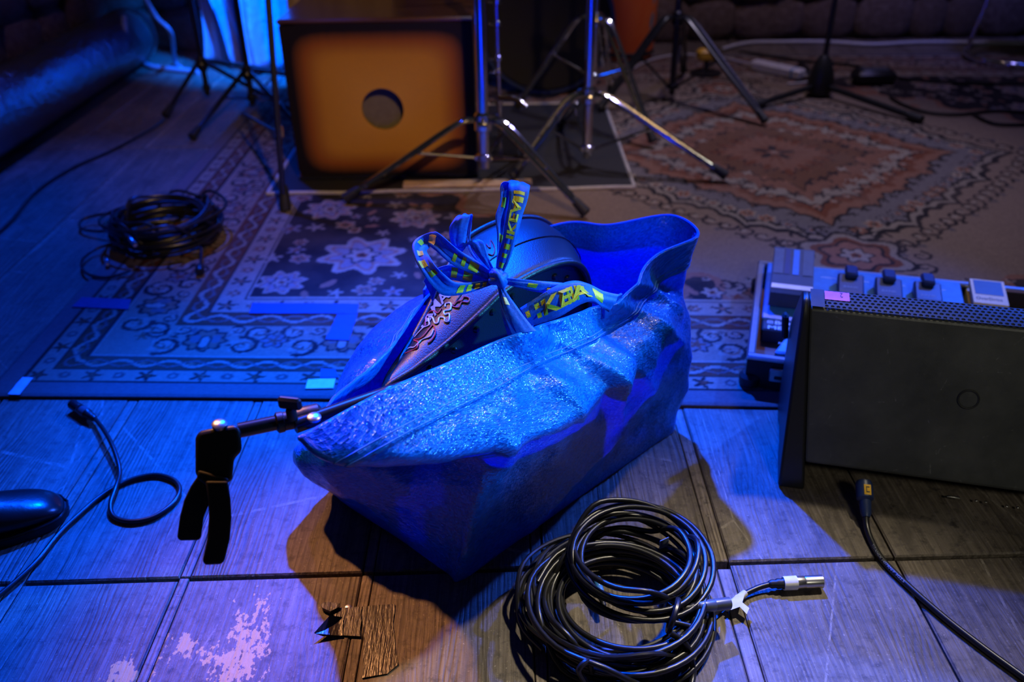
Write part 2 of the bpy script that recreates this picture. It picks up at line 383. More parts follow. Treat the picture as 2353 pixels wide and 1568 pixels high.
def burst_mat():
    # amber lacquer darkening to black towards the panel's edges (sunburst finish)
    t = NT('sunburst_lacquer'); c = t.coord('Object'); sep = t.n('ShaderNodeSeparateXYZ'); t.t.links.new(c, sep.inputs[0])
    ax = t.math('DIVIDE', t.math('ABSOLUTE', sep.outputs[0]), 0.283); az = t.math('DIVIDE', t.math('ABSOLUTE', t.math('SUBTRACT', sep.outputs[2], 0.237)), 0.237)
    p4 = t.math('POWER', t.math('ADD', t.math('POWER', ax, 7.0), t.math('POWER', az, 7.0)), 1/7.0)
    n = t.noise(t.coord('Object', (60, 60, 4)), 1.0, 3)
    col = t.ramp(t.math('ADD', p4, t.math('MULTIPLY', n, 0.02)), [(0.0, (0.60, 0.30, 0.04)), (0.62, (0.50, 0.225, 0.018)), (0.80, (0.27, 0.080, 0.008)), (0.93, (0.010, 0.007, 0.005))])
    t.p(Base_Color=col, Roughness=0.5, Specular_IOR_Level=0.15); return t.m
MT['burst'] = burst_mat()
def dark_top():
    t = NT('dark_lacquer'); n = t.noise(t.coord('Object', (4, 40, 4)), 1.0, 3)
    t.p(Base_Color=t.ramp(n, [(0.3, (0.05, 0.02, 0.01)), (0.7, (0.10, 0.045, 0.02))]), Roughness=0.25); return t.m
MT['dark_top'] = dark_top()
def ply():
    t = NT('tan_plywood'); n = t.noise(t.coord('Object', (30, 30, 3)), 1.0, 4)
    t.p(Base_Color=t.ramp(n, [(0.3, (0.22, 0.14, 0.08)), (0.7, (0.36, 0.25, 0.15))]), Roughness=0.5); return t.m
MT['ply'] = ply()
def foil(name, col, rough, metal, tr):
    t = NT(name); n = t.noise(t.coord(), 30, 4, 0.6); t.p(Base_Color=col, Roughness=rough, Metallic=metal, Normal=t.bump(n, 0.9, 0.012))
    if tr:
        b = t.n('ShaderNodeBsdfTranslucent', Color=(0.5, 0.6, 0.9)); mx = t.n('ShaderNodeMixShader'); mx.inputs[0].default_value = tr
        t.t.links.new(t.b.outputs[0], mx.inputs[1]); t.t.links.new(b.outputs[0], mx.inputs[2]); t.t.links.new(mx.outputs[0], t.out.inputs[0])
    return t.m
MT['duct'] = foil('duct_foil', (0.36, 0.37, 0.40), 0.30, 0.9, 0)
MT['film'] = foil('plastic_film', (0.55, 0.58, 0.65), 0.22, 0.0, 0.5)
def graffiti():
    t = NT('orange_teal_paint'); n = t.noise(t.coord(), 4.5, 3, 0.5, 0.8); m = t.noise(t.coord('Object', (1, 1, 1), (3, 1, 2)), 11, 3)
    col = t.ramp(n, [(0.40, (0.80, 0.13, 0.02)), (0.56, (0.85, 0.18, 0.03)), (0.59, (0.03, 0.25, 0.28)), (0.8, (0.02, 0.12, 0.15))])
    t.p(Base_Color=t.mix(t.step(m, 0.66, 0.7), col, (0.01, 0.05, 0.08)), Roughness=0.5); return t.m
MT['graffiti'] = graffiti()
def shoe_mat():
    t = NT('black_shoe_leather'); n = t.noise(t.coord(), 26, 4, 0.6); t.p(Base_Color=(0.012, 0.011, 0.011), Roughness=0.28, Normal=t.bump(n, 0.25, 0.003)); return t.m
MT['shoe'] = shoe_mat()
def gaffer():
    t = NT('black_cloth_tape'); c = t.coord(); n = t.noise(t.coord('Object', (260, 30, 30)), 1.0, 3); n2 = t.noise(c, 40, 3)
    t.p(Base_Color=t.ramp(n2, [(0.3, (0.022, 0.018, 0.016)), (0.7, (0.060, 0.048, 0.040))]), Roughness=0.28, Normal=t.bump(n, 0.8, 0.0015)); return t.m
MT['gaffer'] = gaffer()
def rug_mat():
    t = NT('rug_pile'); a = t.n('ShaderNodeAttribute'); a.attribute_name = 'pattern'
    n = t.noise(t.coord(), 900, 2); n2 = t.noise(t.coord(), 5, 4)
    col = t.mix(t.math('MULTIPLY', t.step(n, 0.35, 0.65), 0.25), a.outputs['Color'], (0.10, 0.075, 0.06))
    col = t.mix(t.math('MULTIPLY', t.step(n2, 0.45, 0.7), 0.25), col, (0.16, 0.12, 0.10))
    t.p(Base_Color=col, Roughness=0.95, Specular_IOR_Level=0.12, Normal=t.bump(n, 0.5, 0.003)); return t.m
MT['rug'] = rug_mat()

# ================================================================ THE SETTING
XL, XR, YF, YB = -2.02, 3.3, -0.7, 4.72
fl = MB().box((XL, YF, -0.06), (XR, YB, -0.024)).build('floor', MT['mortar'], None, False); struct(fl, 'old worn wooden stage floor of wide boards')
xs = [-2.02, -1.84, -1.575, -1.305, -1.035, -0.765, -0.51, -0.228, 0.032, 0.32, 0.589, 0.86, 1.13, 1.40, 1.67, 1.94, 2.21, 2.48, 2.75, 3.02, 3.3]
strip_at = {-0.765: 0.018, -0.51: 0.014, -0.228: 0.016, 0.032: 0.016, 0.32: 0.020, -1.305: 0.016, 0.86: 0.014}
rowsY = [(YF, 1.006, 0), (1.013, 3.12, 1), (3.126, YB, 2)]
for y0, y1, k in rowsY:
    for i in range(len(xs)-1):
        g0 = strip_at.get(xs[i], 0.0)/2+0.0016; g1 = strip_at.get(xs[i+1], 0.0)/2+0.0016
        dz = random.uniform(-0.0012, 0.0)
        pm = MB(); a, b = xs[i]+g0, xs[i+1]-g1; e = 0.0025
        sk = 0.016*0.5
        def yy(y, x): return y + (0.016*(x) if abs(y-1.01) < 0.02 else 0)
        lo = [(a, yy(y0, a), -0.024), (b, yy(y0, b), -0.024), (b, yy(y1, b), -0.024), (a, yy(y1, a), -0.024)]
        m1 = [(p[0], p[1], dz-e) for p in lo]
        tp = [(a+e, lo[0][1]+e, dz), (b-e, lo[1][1]+e, dz), (b-e, lo[2][1]-e, dz), (a+e, lo[3][1]-e, dz)]
        fs = [(3,2,1,0)]+[(q, (q+1) % 4, 4+(q+1) % 4, 4+q) for q in range(4)]+[(4+q, 4+(q+1) % 4, 8+(q+1) % 4, 8+q) for q in range(4)]+[(8,9,10,11)]
        pm.add(lo+m1+tp, fs).build('plank', MT['wood_paint'] if (k == 0 and -0.8 < a < -0.25) else MT['wood'], fl, False)
    for x, wd in strip_at.items():
        MB().box((x-wd/2, y0+0.002+0.016*x, -0.024), (x+wd/2, y1-0.002, -0.0022), 0.0012).build('plank_strip', MT['wood_strip'], fl, False)
for px, py in ((1185, 1350), (1186, 1351), (800, 1395)):
    p = G(px, py)
    if px == 1186: continue
    sm = MB().lathe((p[0], p[1], -0.001), (0, 0, 1), [(0, 0.0045), (0.0014, 0.0045), (0.0018, 0.003)], 10); sm.build('screw', MT['nickel'], fl)

def stone_variant(k):
    rs = random.Random(100+k); mb = MB(); n = 5; rows = []
    nu, nv = 12, 6; vs = []
    for j in range(nv+1):
        ph = math.pi*j/nv; r_ = []
        for i in range(nu):
            th = 2*math.pi*i/nu; x = math.cos(th)*math.sin(ph); y = math.sin(th)*math.sin(ph); z = math.cos(ph)
            q = max(abs(x), abs(y), abs(z))**0.72 if max(abs(x), abs(y), abs(z)) > 0 else 1
            v = Vector((x, y, z))/q; d = 1+0.16*noise.noise(v*1.7+Vector((k*5.1, 0, 0)))
            r_.append(tuple(v*d*0.5))
        rows.append(r_)
    mb.grid(rows, True); me_o = mb.build('stone', MT['stone'], None, True, 60); me = me_o.data; bpy.data.objects.remove(me_o); return me
SV = [stone_variant(k) for k in range(7)]
def stone_wall(wall, origin, ux, nx, length, height):
    z = 0.0; row = 0
    while z < height:
        h = random.uniform(0.11, 0.22) if z < 1.0 else random.uniform(0.24, 0.36); x = -random.uniform(0, 0.12)
        while x < length:
            wd = random.uniform(0.16, 0.36) if z < 1.0 else random.uniform(0.35, 0.6)
            o = bpy.data.objects.new('stone', random.choice(SV)); COL.objects.link(o); o.parent = wall
            c = V3(origin)+V3(ux)*(x+wd/2)+V3((0, 0, z+h/2))+V3(nx)*random.uniform(-0.01, 0.015)
            o.location = tuple(c); ang = math.atan2(ux[1], ux[0])
            o.rotation_euler = (random.uniform(-.05, .05), random.uniform(-.06, .06), ang+random.choice((0, math.pi)))
            o.scale = (wd*1.02, 0.11, h*1.04); x += wd*0.97
        z += h*0.96; row += 1
wb = MB().box((XL-0.15, YB, -0.06), (XR+0.1, YB+0.2, 2.7)).build('wall_back', MT['mortar'], None, False); struct(wb, 'rough stone wall at the back of the stage')
stone_wall(wb, (XL, YB-0.005, 0.0), (1, 0, 0), (0, -1, 0), XR-XL-0.2, 2.4)
wl = MB().box((XL-0.2, 1.0, -0.06), (XL, YB, 2.7)).build('wall_left', MT['mortar'], None, False); struct(wl, 'rough stone wall on the left behind the duct')
stone_wall(wl, (XL+0.005, 1.1, 0.0), (0, 1, 0), (1, 0, 0), YB-1.3, 2.4)

# ---------------------------------------------------------------- flexible duct along the left wall
dr = 0.125; da, db = V3((-1.80, 1.9, dr+0.010)), V3((-1.79, 4.35, dr+0.010))
d = thing('flexible_duct', 'fat silver foil ventilation duct lying along the left stone wall', 'duct', (-1.815, 3.1, 0))
prof = []; Ld = np.linalg.norm(db-da); nn = 150
for i in range(nn+1):
    t = Ld*i/nn; prof.append((t, dr*(1+0.02*math.sin(i*math.pi)+(0.03 if i % 2 else -0.035)+0.02*noise.noise(Vector((t*4, 1, 0))))))
MB().lathe(da, db-da, prof, 24, False).build('tube', MT['duct'], d, True, 180)
for q, pp in ((da, 1), (db, -1)):
    MB().lathe(q-nrm(db-da)*0.02*pp, db-da, [(0, dr+0.003), (0.04, dr+0.003), (0.04, dr-0.004), (0, dr-0.004)], 24, False).build('collar', MT['alu'], d)

# ---------------------------------------------------------------- rug with woven pattern
RO = np.array([-1.072, 1.512]); RU = np.array([0.9986, -0.053]); RV = np.array([0.006, 1.0]); RW, RL = 3.86, 2.98
def rug_xy(u, v): return RO+RU*u+RV*v
U = np.linspace(0, RW, 850); vv = [0.0]
while vv[-1] < RL: vv.append(vv[-1]+0.0033*(1+vv[-1]*1.0))
V = np.array(vv); V *= RL/V[-1]
nr_, nc_ = len(V), len(U)
BEI, CRM, RUST, BRN, NAV, PNK, GRY = [np.array(c) for c in ((0.27, 0.195, 0.145), (0.36, 0.30, 0.24), (0.20, 0.062, 0.03), (0.10, 0.045, 0.025), (0.011, 0.011, 0.018), (0.29, 0.135, 0.085), (0.19, 0.17, 0.18))]
C = np.zeros((nr_, nc_, 3)); C[:] = BEI*0.95
UU, VV = np.meshgrid(U, V)
E_ = np.minimum(np.minimum(UU, RW-UU), np.minimum(VV, RL-VV))
vert = np.minimum(UU, RW-UU) < np.minimum(VV, RL-VV)
TT = np.where(vert, VV, UU)
def band(a, b, c): C[(E_ >= a) & (E_ < b)] = c
band(0, 0.050, GRY*0.85); band(0.050, 0.055, NAV); band(0.055, 0.098, CRM*0.85); band(0.098, 0.102, NAV)
band(0.102, 0.150, RUST*0.75); band(0.150, 0.155, NAV); band(0.155, 0.160, CRM); band(0.160, 0.296, BEI*1.12); band(0.296, 0.300, NAV)
band(0.300, 0.356, RUST*0.7); band(0.356, 0.360, NAV); band(0.360, 0.424, CRM*0.9); band(0.424, 0.430, NAV); band(0.430, 0.436, CRM)
for ec, per, amp, wd in ((0.126, 0.105, 0.012, 0.0055), (0.328, 0.12, 0.015, 0.006)):
    ph = TT*2*math.pi/per; w1 = np.abs(E_-ec-amp*np.sin(ph)); w2 = np.abs(E_-ec+amp*np.sin(ph))
    inb = np.abs(E_-ec) < 0.023
    C[inb & (w1 < wd+0.0035)] = NAV; C[inb & (w1 < wd)] = CRM*0.9
    C[inb & (w2 < wd*0.6)] = GRY*0.7
def stamp(cu, cv, Rr, fn, col, rot=0.0):
    i0, i1 = np.searchsorted(V, (cv-Rr*1.3, cv+Rr*1.3)); j0, j1 = np.searchsorted(U, (cu-Rr*1.3, cu+Rr*1.3))
    if i1 <= i0 or j1 <= j0: return
    x = (U[j0:j1][None, :]-cu)/Rr; y = (V[i0:i1][:, None]-cv)/Rr; c, s = math.cos(rot), math.sin(rot)
    X = x*c+y*s; Y = -x*s+y*c; m = fn(X, Y, np.hypot(X, Y), np.arctan2(Y, X)); C[i0:i1, j0:j1][m] = col
def petals(n, a, b, p=0.0): return lambda X, Y, r, t: r < a+b*np.cos(n*t+p)
def spiral(turns, w, sgn=1):
    def f(X, Y, r, t):
        m = np.zeros_like(r, bool); t = t*sgn
        for k in range(-1, int(turns)+2):
            th = t+2*math.pi*k; rr = 0.12+0.88*th/(2*math.pi*turns); m |= (np.abs(r-rr) < w*(0.5+0.6*rr)) & (th > 0) & (th < 2*math.pi*turns)
        return m
    return f
def arc(r0, w, t0, t1): return lambda X, Y, r, t: (np.abs(r-r0) < w) & (t > t0) & (t < t1)
def rosette(u, v, r, rot=0, pal=0):
    o, m, i = ((NAV, CRM, RUST), (NAV, PNK, CRM), (CRM, PNK, NAV), (NAV, GRY, PNK))[pal % 4]
    stamp(u, v, r, petals(6, 0.85, 0.16), o, rot); stamp(u, v, r, petals(6, 0.68, 0.16), m, rot); stamp(u, v, r*0.36, petals(5, 0.8, 0.1), i, rot); stamp(u, v, r*0.14, petals(4, 0.9, 0), o, rot)
def leafstar(u, v, r, col, rot=0): stamp(u, v, r, lambda X, Y, rr, t: rr < 0.28+0.72*np.abs(np.cos(2.5*t))**3, col, rot)
def scroll(u, v, r, rot, sgn=1, col=NAV, turns=1.3): stamp(u, v, r, spiral(turns, 0.15, sgn), col, rot); 
def palmette(u, v, r, rot):
    stamp(u, v, r, petals(9, 0.86, 0.10, 0.4), NAV, rot); stamp(u, v, r, petals(9, 0.70, 0.10, 0.4), PNK, rot)
    stamp(u, v, r, lambda X, Y, rr, t: ((X/0.28)**2+((Y+0.15)/0.55)**2 < 1), NAV, rot); stamp(u, v, r, lambda X, Y, rr, t: ((X/0.19)**2+((Y+0.15)/0.45)**2 < 1), CRM, rot)
    for s in (-1, 1): stamp(u, v, r, lambda X, Y, rr, t: (((X-s*0.42)/0.2)**2+((Y-0.1)/0.32)**2 < 1), GRY*0.8, rot)
def side_pts(e, per, off=0.0):
    out = []
    for k in range(int((RW-2*e)/per)+1):
        t = e+off+k*per
        if t < RW-e: out += [(t, e, 0.0), (t, RL-e, math.pi)]
    for k in range(0 if off > 0.04 else 1, int((RL-2*e)/per)+1):
        t = e+off+k*per
        if t < RL-e: out += [(e, t, -math.pi/2), (RW-e, t, math.pi/2)]
    return out
for k, (u, v, r) in enumerate(side_pts(0.077, 0.115)): leafstar(u, v, 0.023, NAV, r); leafstar(u+0.002, v, 0.012, RUST, r+0.6); 
for (u, v, r) in side_pts(0.077, 0.115, 0.057): stamp(u, v, 0.012, lambda X, Y, rr, t: np.abs(rr-0.75) < 0.28, GRY*0.5)
for (u, v, r) in side_pts(0.392, 0.13): leafstar(u, v, 0.028, NAV, r+0.3); stamp(u, v, 0.009, petals(4, .8, .1), PNK)
for (u, v, r) in side_pts(0.392, 0.13, 0.065): rosette(u, v, 0.018, r, 1)
for (u, v, r) in side_pts(0.126, 0.105, 0.052): stamp(u, v, 0.009, petals(4, .8, .2), PNK)
for (u, v, r) in side_pts(0.228, 0.036, 0.012):
    c, s = math.cos(r), math.sin(r); q = rng.uniform(-0.052, 0.052); cl_ = (NAV, NAV, PNK, RUST, GRY*0.6)[int(rng.integers(5))]; rr_ = rng.uniform(0.012, 0.021)
    if rng.random() < 0.5: leafstar(u-q*s, v+q*c, rr_, cl_, rng.uniform(0, 6))
    else: scroll(u-q*s, v+q*c, rr_, rng.uniform(0, 6), 1 if q > 0 else -1, cl_, 1.2)
for k, (u, v, r) in enumerate(side_pts(0.228, 0.31, 0.16)):
    palmette(u, v, 0.056, r)
    c, s = math.cos(r), math.sin(r)
    for sg in (-1, 1):
        for (a, b, rad, ro) in ((0.088, -0.024, 0.040, 0.4), (0.115, 0.036, 0.032, 2.6), (0.062, 0.045, 0.020, 1.0)):
            du, dv = sg*a*c-b*s, sg*a*s+b*c
            stamp(u+du, v+dv, rad, petals(5, 0.72, 0.16), CRM*0.95, r); scroll(u+du, v+dv, rad, r+sg*ro, sg, NAV, 1.25)
            scroll(u+du*1.02, v+dv, rad*0.55, r-sg*ro, -sg, PNK, 1.0)
for (u, v, r) in side_pts(0.228, 0.31, 0.315): rosette(u, v, 0.036, r, 3); leafstar(u, v, 0.022, RUST, r)
# corner fields
inF = E_ >= 0.436; xi = np.minimum(UU, RW-UU)-0.436; yi = np.minimum(VV, RL-VV)-0.436
sp = inF & (xi/1.15+yi/1.0+0.05*np.sin(xi*38)+0.05*np.sin(yi*34+1) < 1.0)
spo = inF & (xi/1.15+yi/1.0+0.05*np.sin(xi*38)+0.05*np.sin(yi*34+1) < 1.06)
C[spo] = PNK; C[sp] = NAV
rs = random.Random(3); placed = []
def corner(a, b):
    for u, v in ((0.436+a, 0.436+b), (RW-0.436-a, 0.436+b), (0.436+a, RL-0.436-b), (RW-0.436-a, RL-0.436-b)): yield u, v
for a, b, r, k in ((0.24, 0.24, 0.125, 2), (0.10, 0.56, 0.085, 2), (0.58, 0.16, 0.095, 0), (0.06, 0.08, 0.07, 1), (0.36, 0.50, 0.08, 1), (0.86, 0.10, 0.07, 2)):
    for u, v in corner(a, b):
        stamp(u, v, r, petals(8, 0.82, 0.14), CRM, 0.3); stamp(u, v, r, petals(8, 0.66, 0.14), PNK*1.1, 0.3); stamp(u, v, r, petals(8, 0.56, 0.14), GRY*1.3, 0.3); rosette(u, v, r*0.42, 0.2, 0)
    placed.append((a, b, r))
for k in range(1100):
    a, b = rs.uniform(0, 1.15), rs.uniform(0, 1.0)
    if a/1.15+b/1.0 > 0.96: continue
    r = rs.choice((0.022, 0.03, 0.04))
    if any((a-p)**2+(b-q)**2 < (r+w_)**2*0.86 for p, q, w_ in placed): continue
    placed.append((a, b, r)); ro = rs.uniform(0, 6.28); kd = rs.randrange(4)
    for u, v in corner(a, b):
        if kd == 0: leafstar(u, v, r, CRM*0.9, ro)
        elif kd == 1: rosette(u, v, r, ro, 2)
        elif kd == 2: stamp(u, v, r, lambda X, Y, rr, t: ((X/0.9)**2+(Y/0.4)**2 < 1), PNK, ro)
        else: stamp(u, v, r, petals(5, 0.6, 0.3), GRY*1.2, ro); stamp(u, v, r*0.4, petals(5, 0.6, 0.3), RUST, ro)
# fringe of scrolls along the inside of the border
for k in range(90):
    for u, v in ((0.436+0.045*k, 0.0), ):
        pass
for (u, v, r) in side_pts(0.475, 0.105, 0.03):
    kk = rs.randrange(3)
    i, j = min(np.searchsorted(V, v), nr_-1), min(np.searchsorted(U, u), nc_-1)
    if sp[i, j]: continue
    rosette(u, v, 0.034, r, rs.randrange(2)); c, s = math.cos(r), math.sin(r)
    for sg in (-1, 1): scroll(u+sg*0.04*c-0.04*s, v+sg*0.04*s+0.04*c, 0.026, r+sg*0.5, sg, NAV, 1.2)
    stamp(u-0.075*s, v+0.075*c, 0.014, petals(5, .7, .2), CRM); stamp(u-0.078*s, v+0.078*c, 0.009, petals(5, .7, .2), NAV)
for (u, v, r) in side_pts(0.455, 0.052, 0.01):
    i, j = min(np.searchsorted(V, v), nr_-1), min(np.searchsorted(U, u), nc_-1)
    if not sp[i, j]: stamp(u, v, 0.018, petals(4, .6, .3), rs.choice((RUST, NAV, GRY)), rs.random()*6)
# medallion
MU, MV = 1.965, 1.52
mx, my = UU-MU, VV-MV
th = np.arctan2(my/0.86, mx/0.78)
md = (np.abs(mx)/0.80)**1.15+(np.abs(my)/0.84)**1.15
sc_ = 0.06*np.abs(np.sin(8*th))+0.03*np.abs(np.sin(24*th))
m1 = md+sc_
for lim, c in ((1.00, NAV), (0.965, CRM*0.8), (0.93, NAV), (0.90, GRY*0.9), (0.74, NAV), (0.72, PNK*0.9), (0.655, RUST*0.9), (0.60, NAV), (0.58, CRM*0.85), (0.50, PNK*0.8), (0.40, NAV), (0.385, BRN*1.6), (0.27, NAV), (0.255, PNK*0.8), (0.12, RUST*0.8)): C[m1 < lim] = c
def med(rad, n, off=0.0):
    for k in range(n):
        t = 2*math.pi*(k+off)/n; q = (rad/((abs(math.cos(t)))**1.15+(abs(math.sin(t)))**1.15))**(1/1.15); yield MU+0.80*q*math.cos(t), MV+0.84*q*math.sin(t), t
for u, v, t in med(1.03, 84): scroll(u, v, 0.032, t+rs.random(), rs.choice((-1, 1)), NAV, 1.2); stamp(u, v, 0.011, petals(5, .7, .2), CRM)
for u, v, t in med(1.10, 60, 0.5): stamp(u, v, 0.014, petals(5, .7, .25), rs.choice((NAV, GRY*0.6)), t)
for u, v, t in med(0.82, 64): rosette(u, v, 0.030, t, rs.randrange(4))
for u, v, t in med(0.69, 60, .5): leafstar(u, v, 0.02, NAV, t)
for u, v, t in med(0.54, 44): rosette(u, v, 0.022, t, 1)
for u, v, t in med(0.45, 30): leafstar(u, v, 0.03, rs.choice((NAV, RUST*0.8)), t)
for u, v, t in med(0.33, 26): stamp(u, v, 0.022, petals(4, .6, .3), rs.choice((CRM, NAV, PNK)), t)
for u, v, t in med(0.19, 16): stamp(u, v, 0.035, lambda X, Y, rr, tt: ((X/0.95)**2+(Y/0.33)**2 < 1), RUST*0.8, t)
leafstar(MU, MV, 0.075, NAV, 0.2); rosette(MU, MV, 0.03, 0, 1)
# pendants above and below
for sg in (-1, 1):
    pv = MV+sg*0.83
    for r, c in ((0.16, NAV), (0.145, CRM*0.8), (0.12, RUST*0.9), (0.10, NAV), (0.088, PNK)): stamp(MU, pv, r, petals(6, .84, .12, 0), c, math.pi/6)
    rosette(MU, pv, 0.05, 0, 0)
    for k in range(14): a_ = k*2*math.pi/14; scroll(MU+0.165*math.cos(a_), pv+0.165*math.sin(a_), 0.03, a_, rs.choice((-1, 1)), NAV, 1.2)
C *= 0.82*(0.86+0.28*rng.random((nr_, nc_, 1)))
ZR = 0.0075+0.0012*np.sin(UU*9+VV*3)*np.minimum(1, E_*6); ZR = np.where(E_ < 0.004, 0.005, ZR)
XY = RO[None, None, :]+UU[..., None]*RU+VV[..., None]*RV
XY[..., 1] += 0.006*np.sin(UU*2.3)*np.exp(-VV*6)
vtx = np.dstack([XY, ZR]).reshape(-1, 3)
bot = []
idx = np.arange(nr_*nc_).reshape(nr_, nc_)
quads = np.stack([idx[:-1, :-1], idx[:-1, 1:], idx[1:, 1:], idx[1:, :-1]], -1).reshape(-1, 4)
per = np.concatenate([idx[0, :], idx[1:, -1], idx[-1, -2::-1], idx[-2:0:-1, 0]])
nb = len(per); base_v = vtx[per].copy(); base_v[:, 2] = 0.0004
vtx = np.vstack([vtx, base_v]); j = np.arange(nb); j2 = (j+1) % nb; o_ = nr_*nc_
quads = np.vstack([quads, np.stack([per[j2], per[j], o_+j, o_+j2], -1)])
me = bpy.data.meshes.new('rug'); me.vertices.add(len(vtx)); me.vertices.foreach_set('co', vtx.ravel())
me.loops.add(quads.size); me.loops.foreach_set('vertex_index', quads.ravel().astype(np.int32))
me.polygons.add(len(quads)); me.polygons.foreach_set('loop_start', (np.arange(len(quads))*4).astype(np.int32))
me.update(calc_edges=True)
ca = me.color_attributes.new('pattern', 'FLOAT_COLOR', 'POINT')
cc = np.ones((len(vtx), 4), np.float32); cc[:nr_*nc_, :3] = C.reshape(-1, 3); cc[nr_*nc_:, :3] = BRN; ca.data.foreach_set('color', cc.ravel())
me.polygons.foreach_set('use_smooth', [True]*len(me.polygons)); me.materials.append(MT['rug']); me.validate()
rug = bpy.data.objects.new('rug', me); COL.objects.link(rug)
tag(rug, 'large worn oriental rug with medallion and floral borders on the wooden floor', 'rug')
RZ = 0.0095   # top of rug

# ---------------------------------------------------------------- black mat under the cajon and stands
m = thing('drum_mat', 'black mat with pale bound edge lying on the rug under the wooden box', 'mat', (-0.18, 3.0, RZ))
mx0, mx1, my0, my1 = -0.745, 0.385, 2.604, 3.55
MB().box((mx0, my0, RZ), (mx1, my1, RZ+0.004), 0.001).build('sheet', MT['mat_black'], m, False)
e = MB()
for a, b in (((mx0, my0), (mx1, my0)), ((mx1, my0), (mx1, my1)), ((mx1, my1), (mx0, my1)), ((mx0, my1), (mx0, my0))):
    pts = [V3((a[0]+(b[0]-a[0])*t/24, a[1]+(b[1]-a[1])*t/24+0.004*math.sin(t*.9), RZ+0.004)) for t in range(25)]; e.tube(pts, 0.0058, 6)
e.build('edge_binding', MT['mat_edge'], m)
MZ = RZ+0.005

# ================================================================ STAGE FURNITURE
# ---------------------------------------------------------------- cajon
cj = thing('cajon', 'wooden box drum in amber sunburst lacquer with round sound hole', 'box drum', (-0.383, 2.715, MZ))
cw, ch, cd = 0.283, 0.474, 0.42
def cpt(x, y, z): return (-0.383+x, 2.715+y, MZ+z)
hz, hr, th_ = 0.222, 0.064, 0.012
f = MB(); N = 48
def face_ring(y, flip=False):
    inn = []; out = []
    for k in range(N):
        a = 2*math.pi*(k+0.5)/N; c, s = math.cos(a), math.sin(a); inn.append(cpt(hr*c, y, hz+hr*s))
        tx = (cw/abs(c)) if abs(c) > 1e-6 else 1e9; tz = ((ch-hz)/s if s > 0 else hz/-s) if abs(s) > 1e-6 else 1e9
        t = min(tx, tz); out.append(cpt(c*t, y, hz+s*t))
    return inn, out
i0, o0 = face_ring(0.0); i1, o1 = face_ring(th_)
i00 = [tuple(V3(p)+V3((p[0]-cpt(0, 0, 0)[0], 0, p[2]-MZ-hz))*0.05+V3((0, 0.0, 0))) for p in i0]
vs = i0+o0+i1+o1; fs = []
for k in range(N):
    q = (k+1) % N; fs += [(k, q, N+q, N+k), (2*N+q, 2*N+k, 3*N+k, 3*N+q), (q, k, 2*N+k, 2*N+q)]
f.add(vs, fs); f.build('front_panel', MT['burst'], cj, False)
b = MB()
for lo, hi in (((-cw, th_, 0), (-cw+0.012, cd, ch)), ((cw-0.012, th_, 0), (cw, cd, ch)), ((-cw+0.012, th_, 0), (cw-0.012, cd, 0.012))): b.box(cpt(*lo), cpt(*hi))
b.build('side_panels', MT['dark_top'], cj, False)
MB().box(cpt(-cw+0.012, cd-0.012, 0.012), cpt(cw-0.012, cd, ch)).build('back_panel', MT['inside_grey'], cj, False)
MB().box(cpt(-cw-0.004, -0.006, ch), cpt(cw+0.004, cd+0.004, ch+0.016), 0.006).build('top_panel', MT['dark_top'], cj)
MB().box(cpt(-cw-0.002, -0.004, 0.0), cpt(cw+0.002, -0.0002, 0.014), 0.001).build('bottom_trim', MT['drum_black'], cj)
MB().box(cpt(-0.20, 0.052, 0.04), cpt(0.20, 0.060, 0.40), 0.002).build('inner_board', MT['inside_grey'], cj)

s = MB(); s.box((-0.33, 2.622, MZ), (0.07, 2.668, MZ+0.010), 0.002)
tag(s.build('warm_light_patch', MT['light_patch_tone']), 'added pale batten lying on the black mat below the box drum', 'light_patch')  # added strip: stands in for warm light falling on the mat edge

# tan cabinet behind
cb = thing('plywood_cabinet', 'tan plywood cabinet standing behind the box drum', 'cabinet', (-0.59, 3.5, RZ))
MB().box((-0.775, 3.33, RZ+0.02), (-0.40, 3.68, 0.80), 0.006).build('body', MT['ply'], cb)
MB().box((-0.755, 3.322, RZ+0.06), (-0.42, 3.331, 0.77), 0.003).build('front_board', MT['ply'], cb)
for x in (-0.745, -0.43):
    for y in (3.37, 3.64): MB().lathe((x, y, RZ), (0, 0, 1), [(0, 0.016), (0.022, 0.018)], 12).build('foot', MT['rubber'], cb)

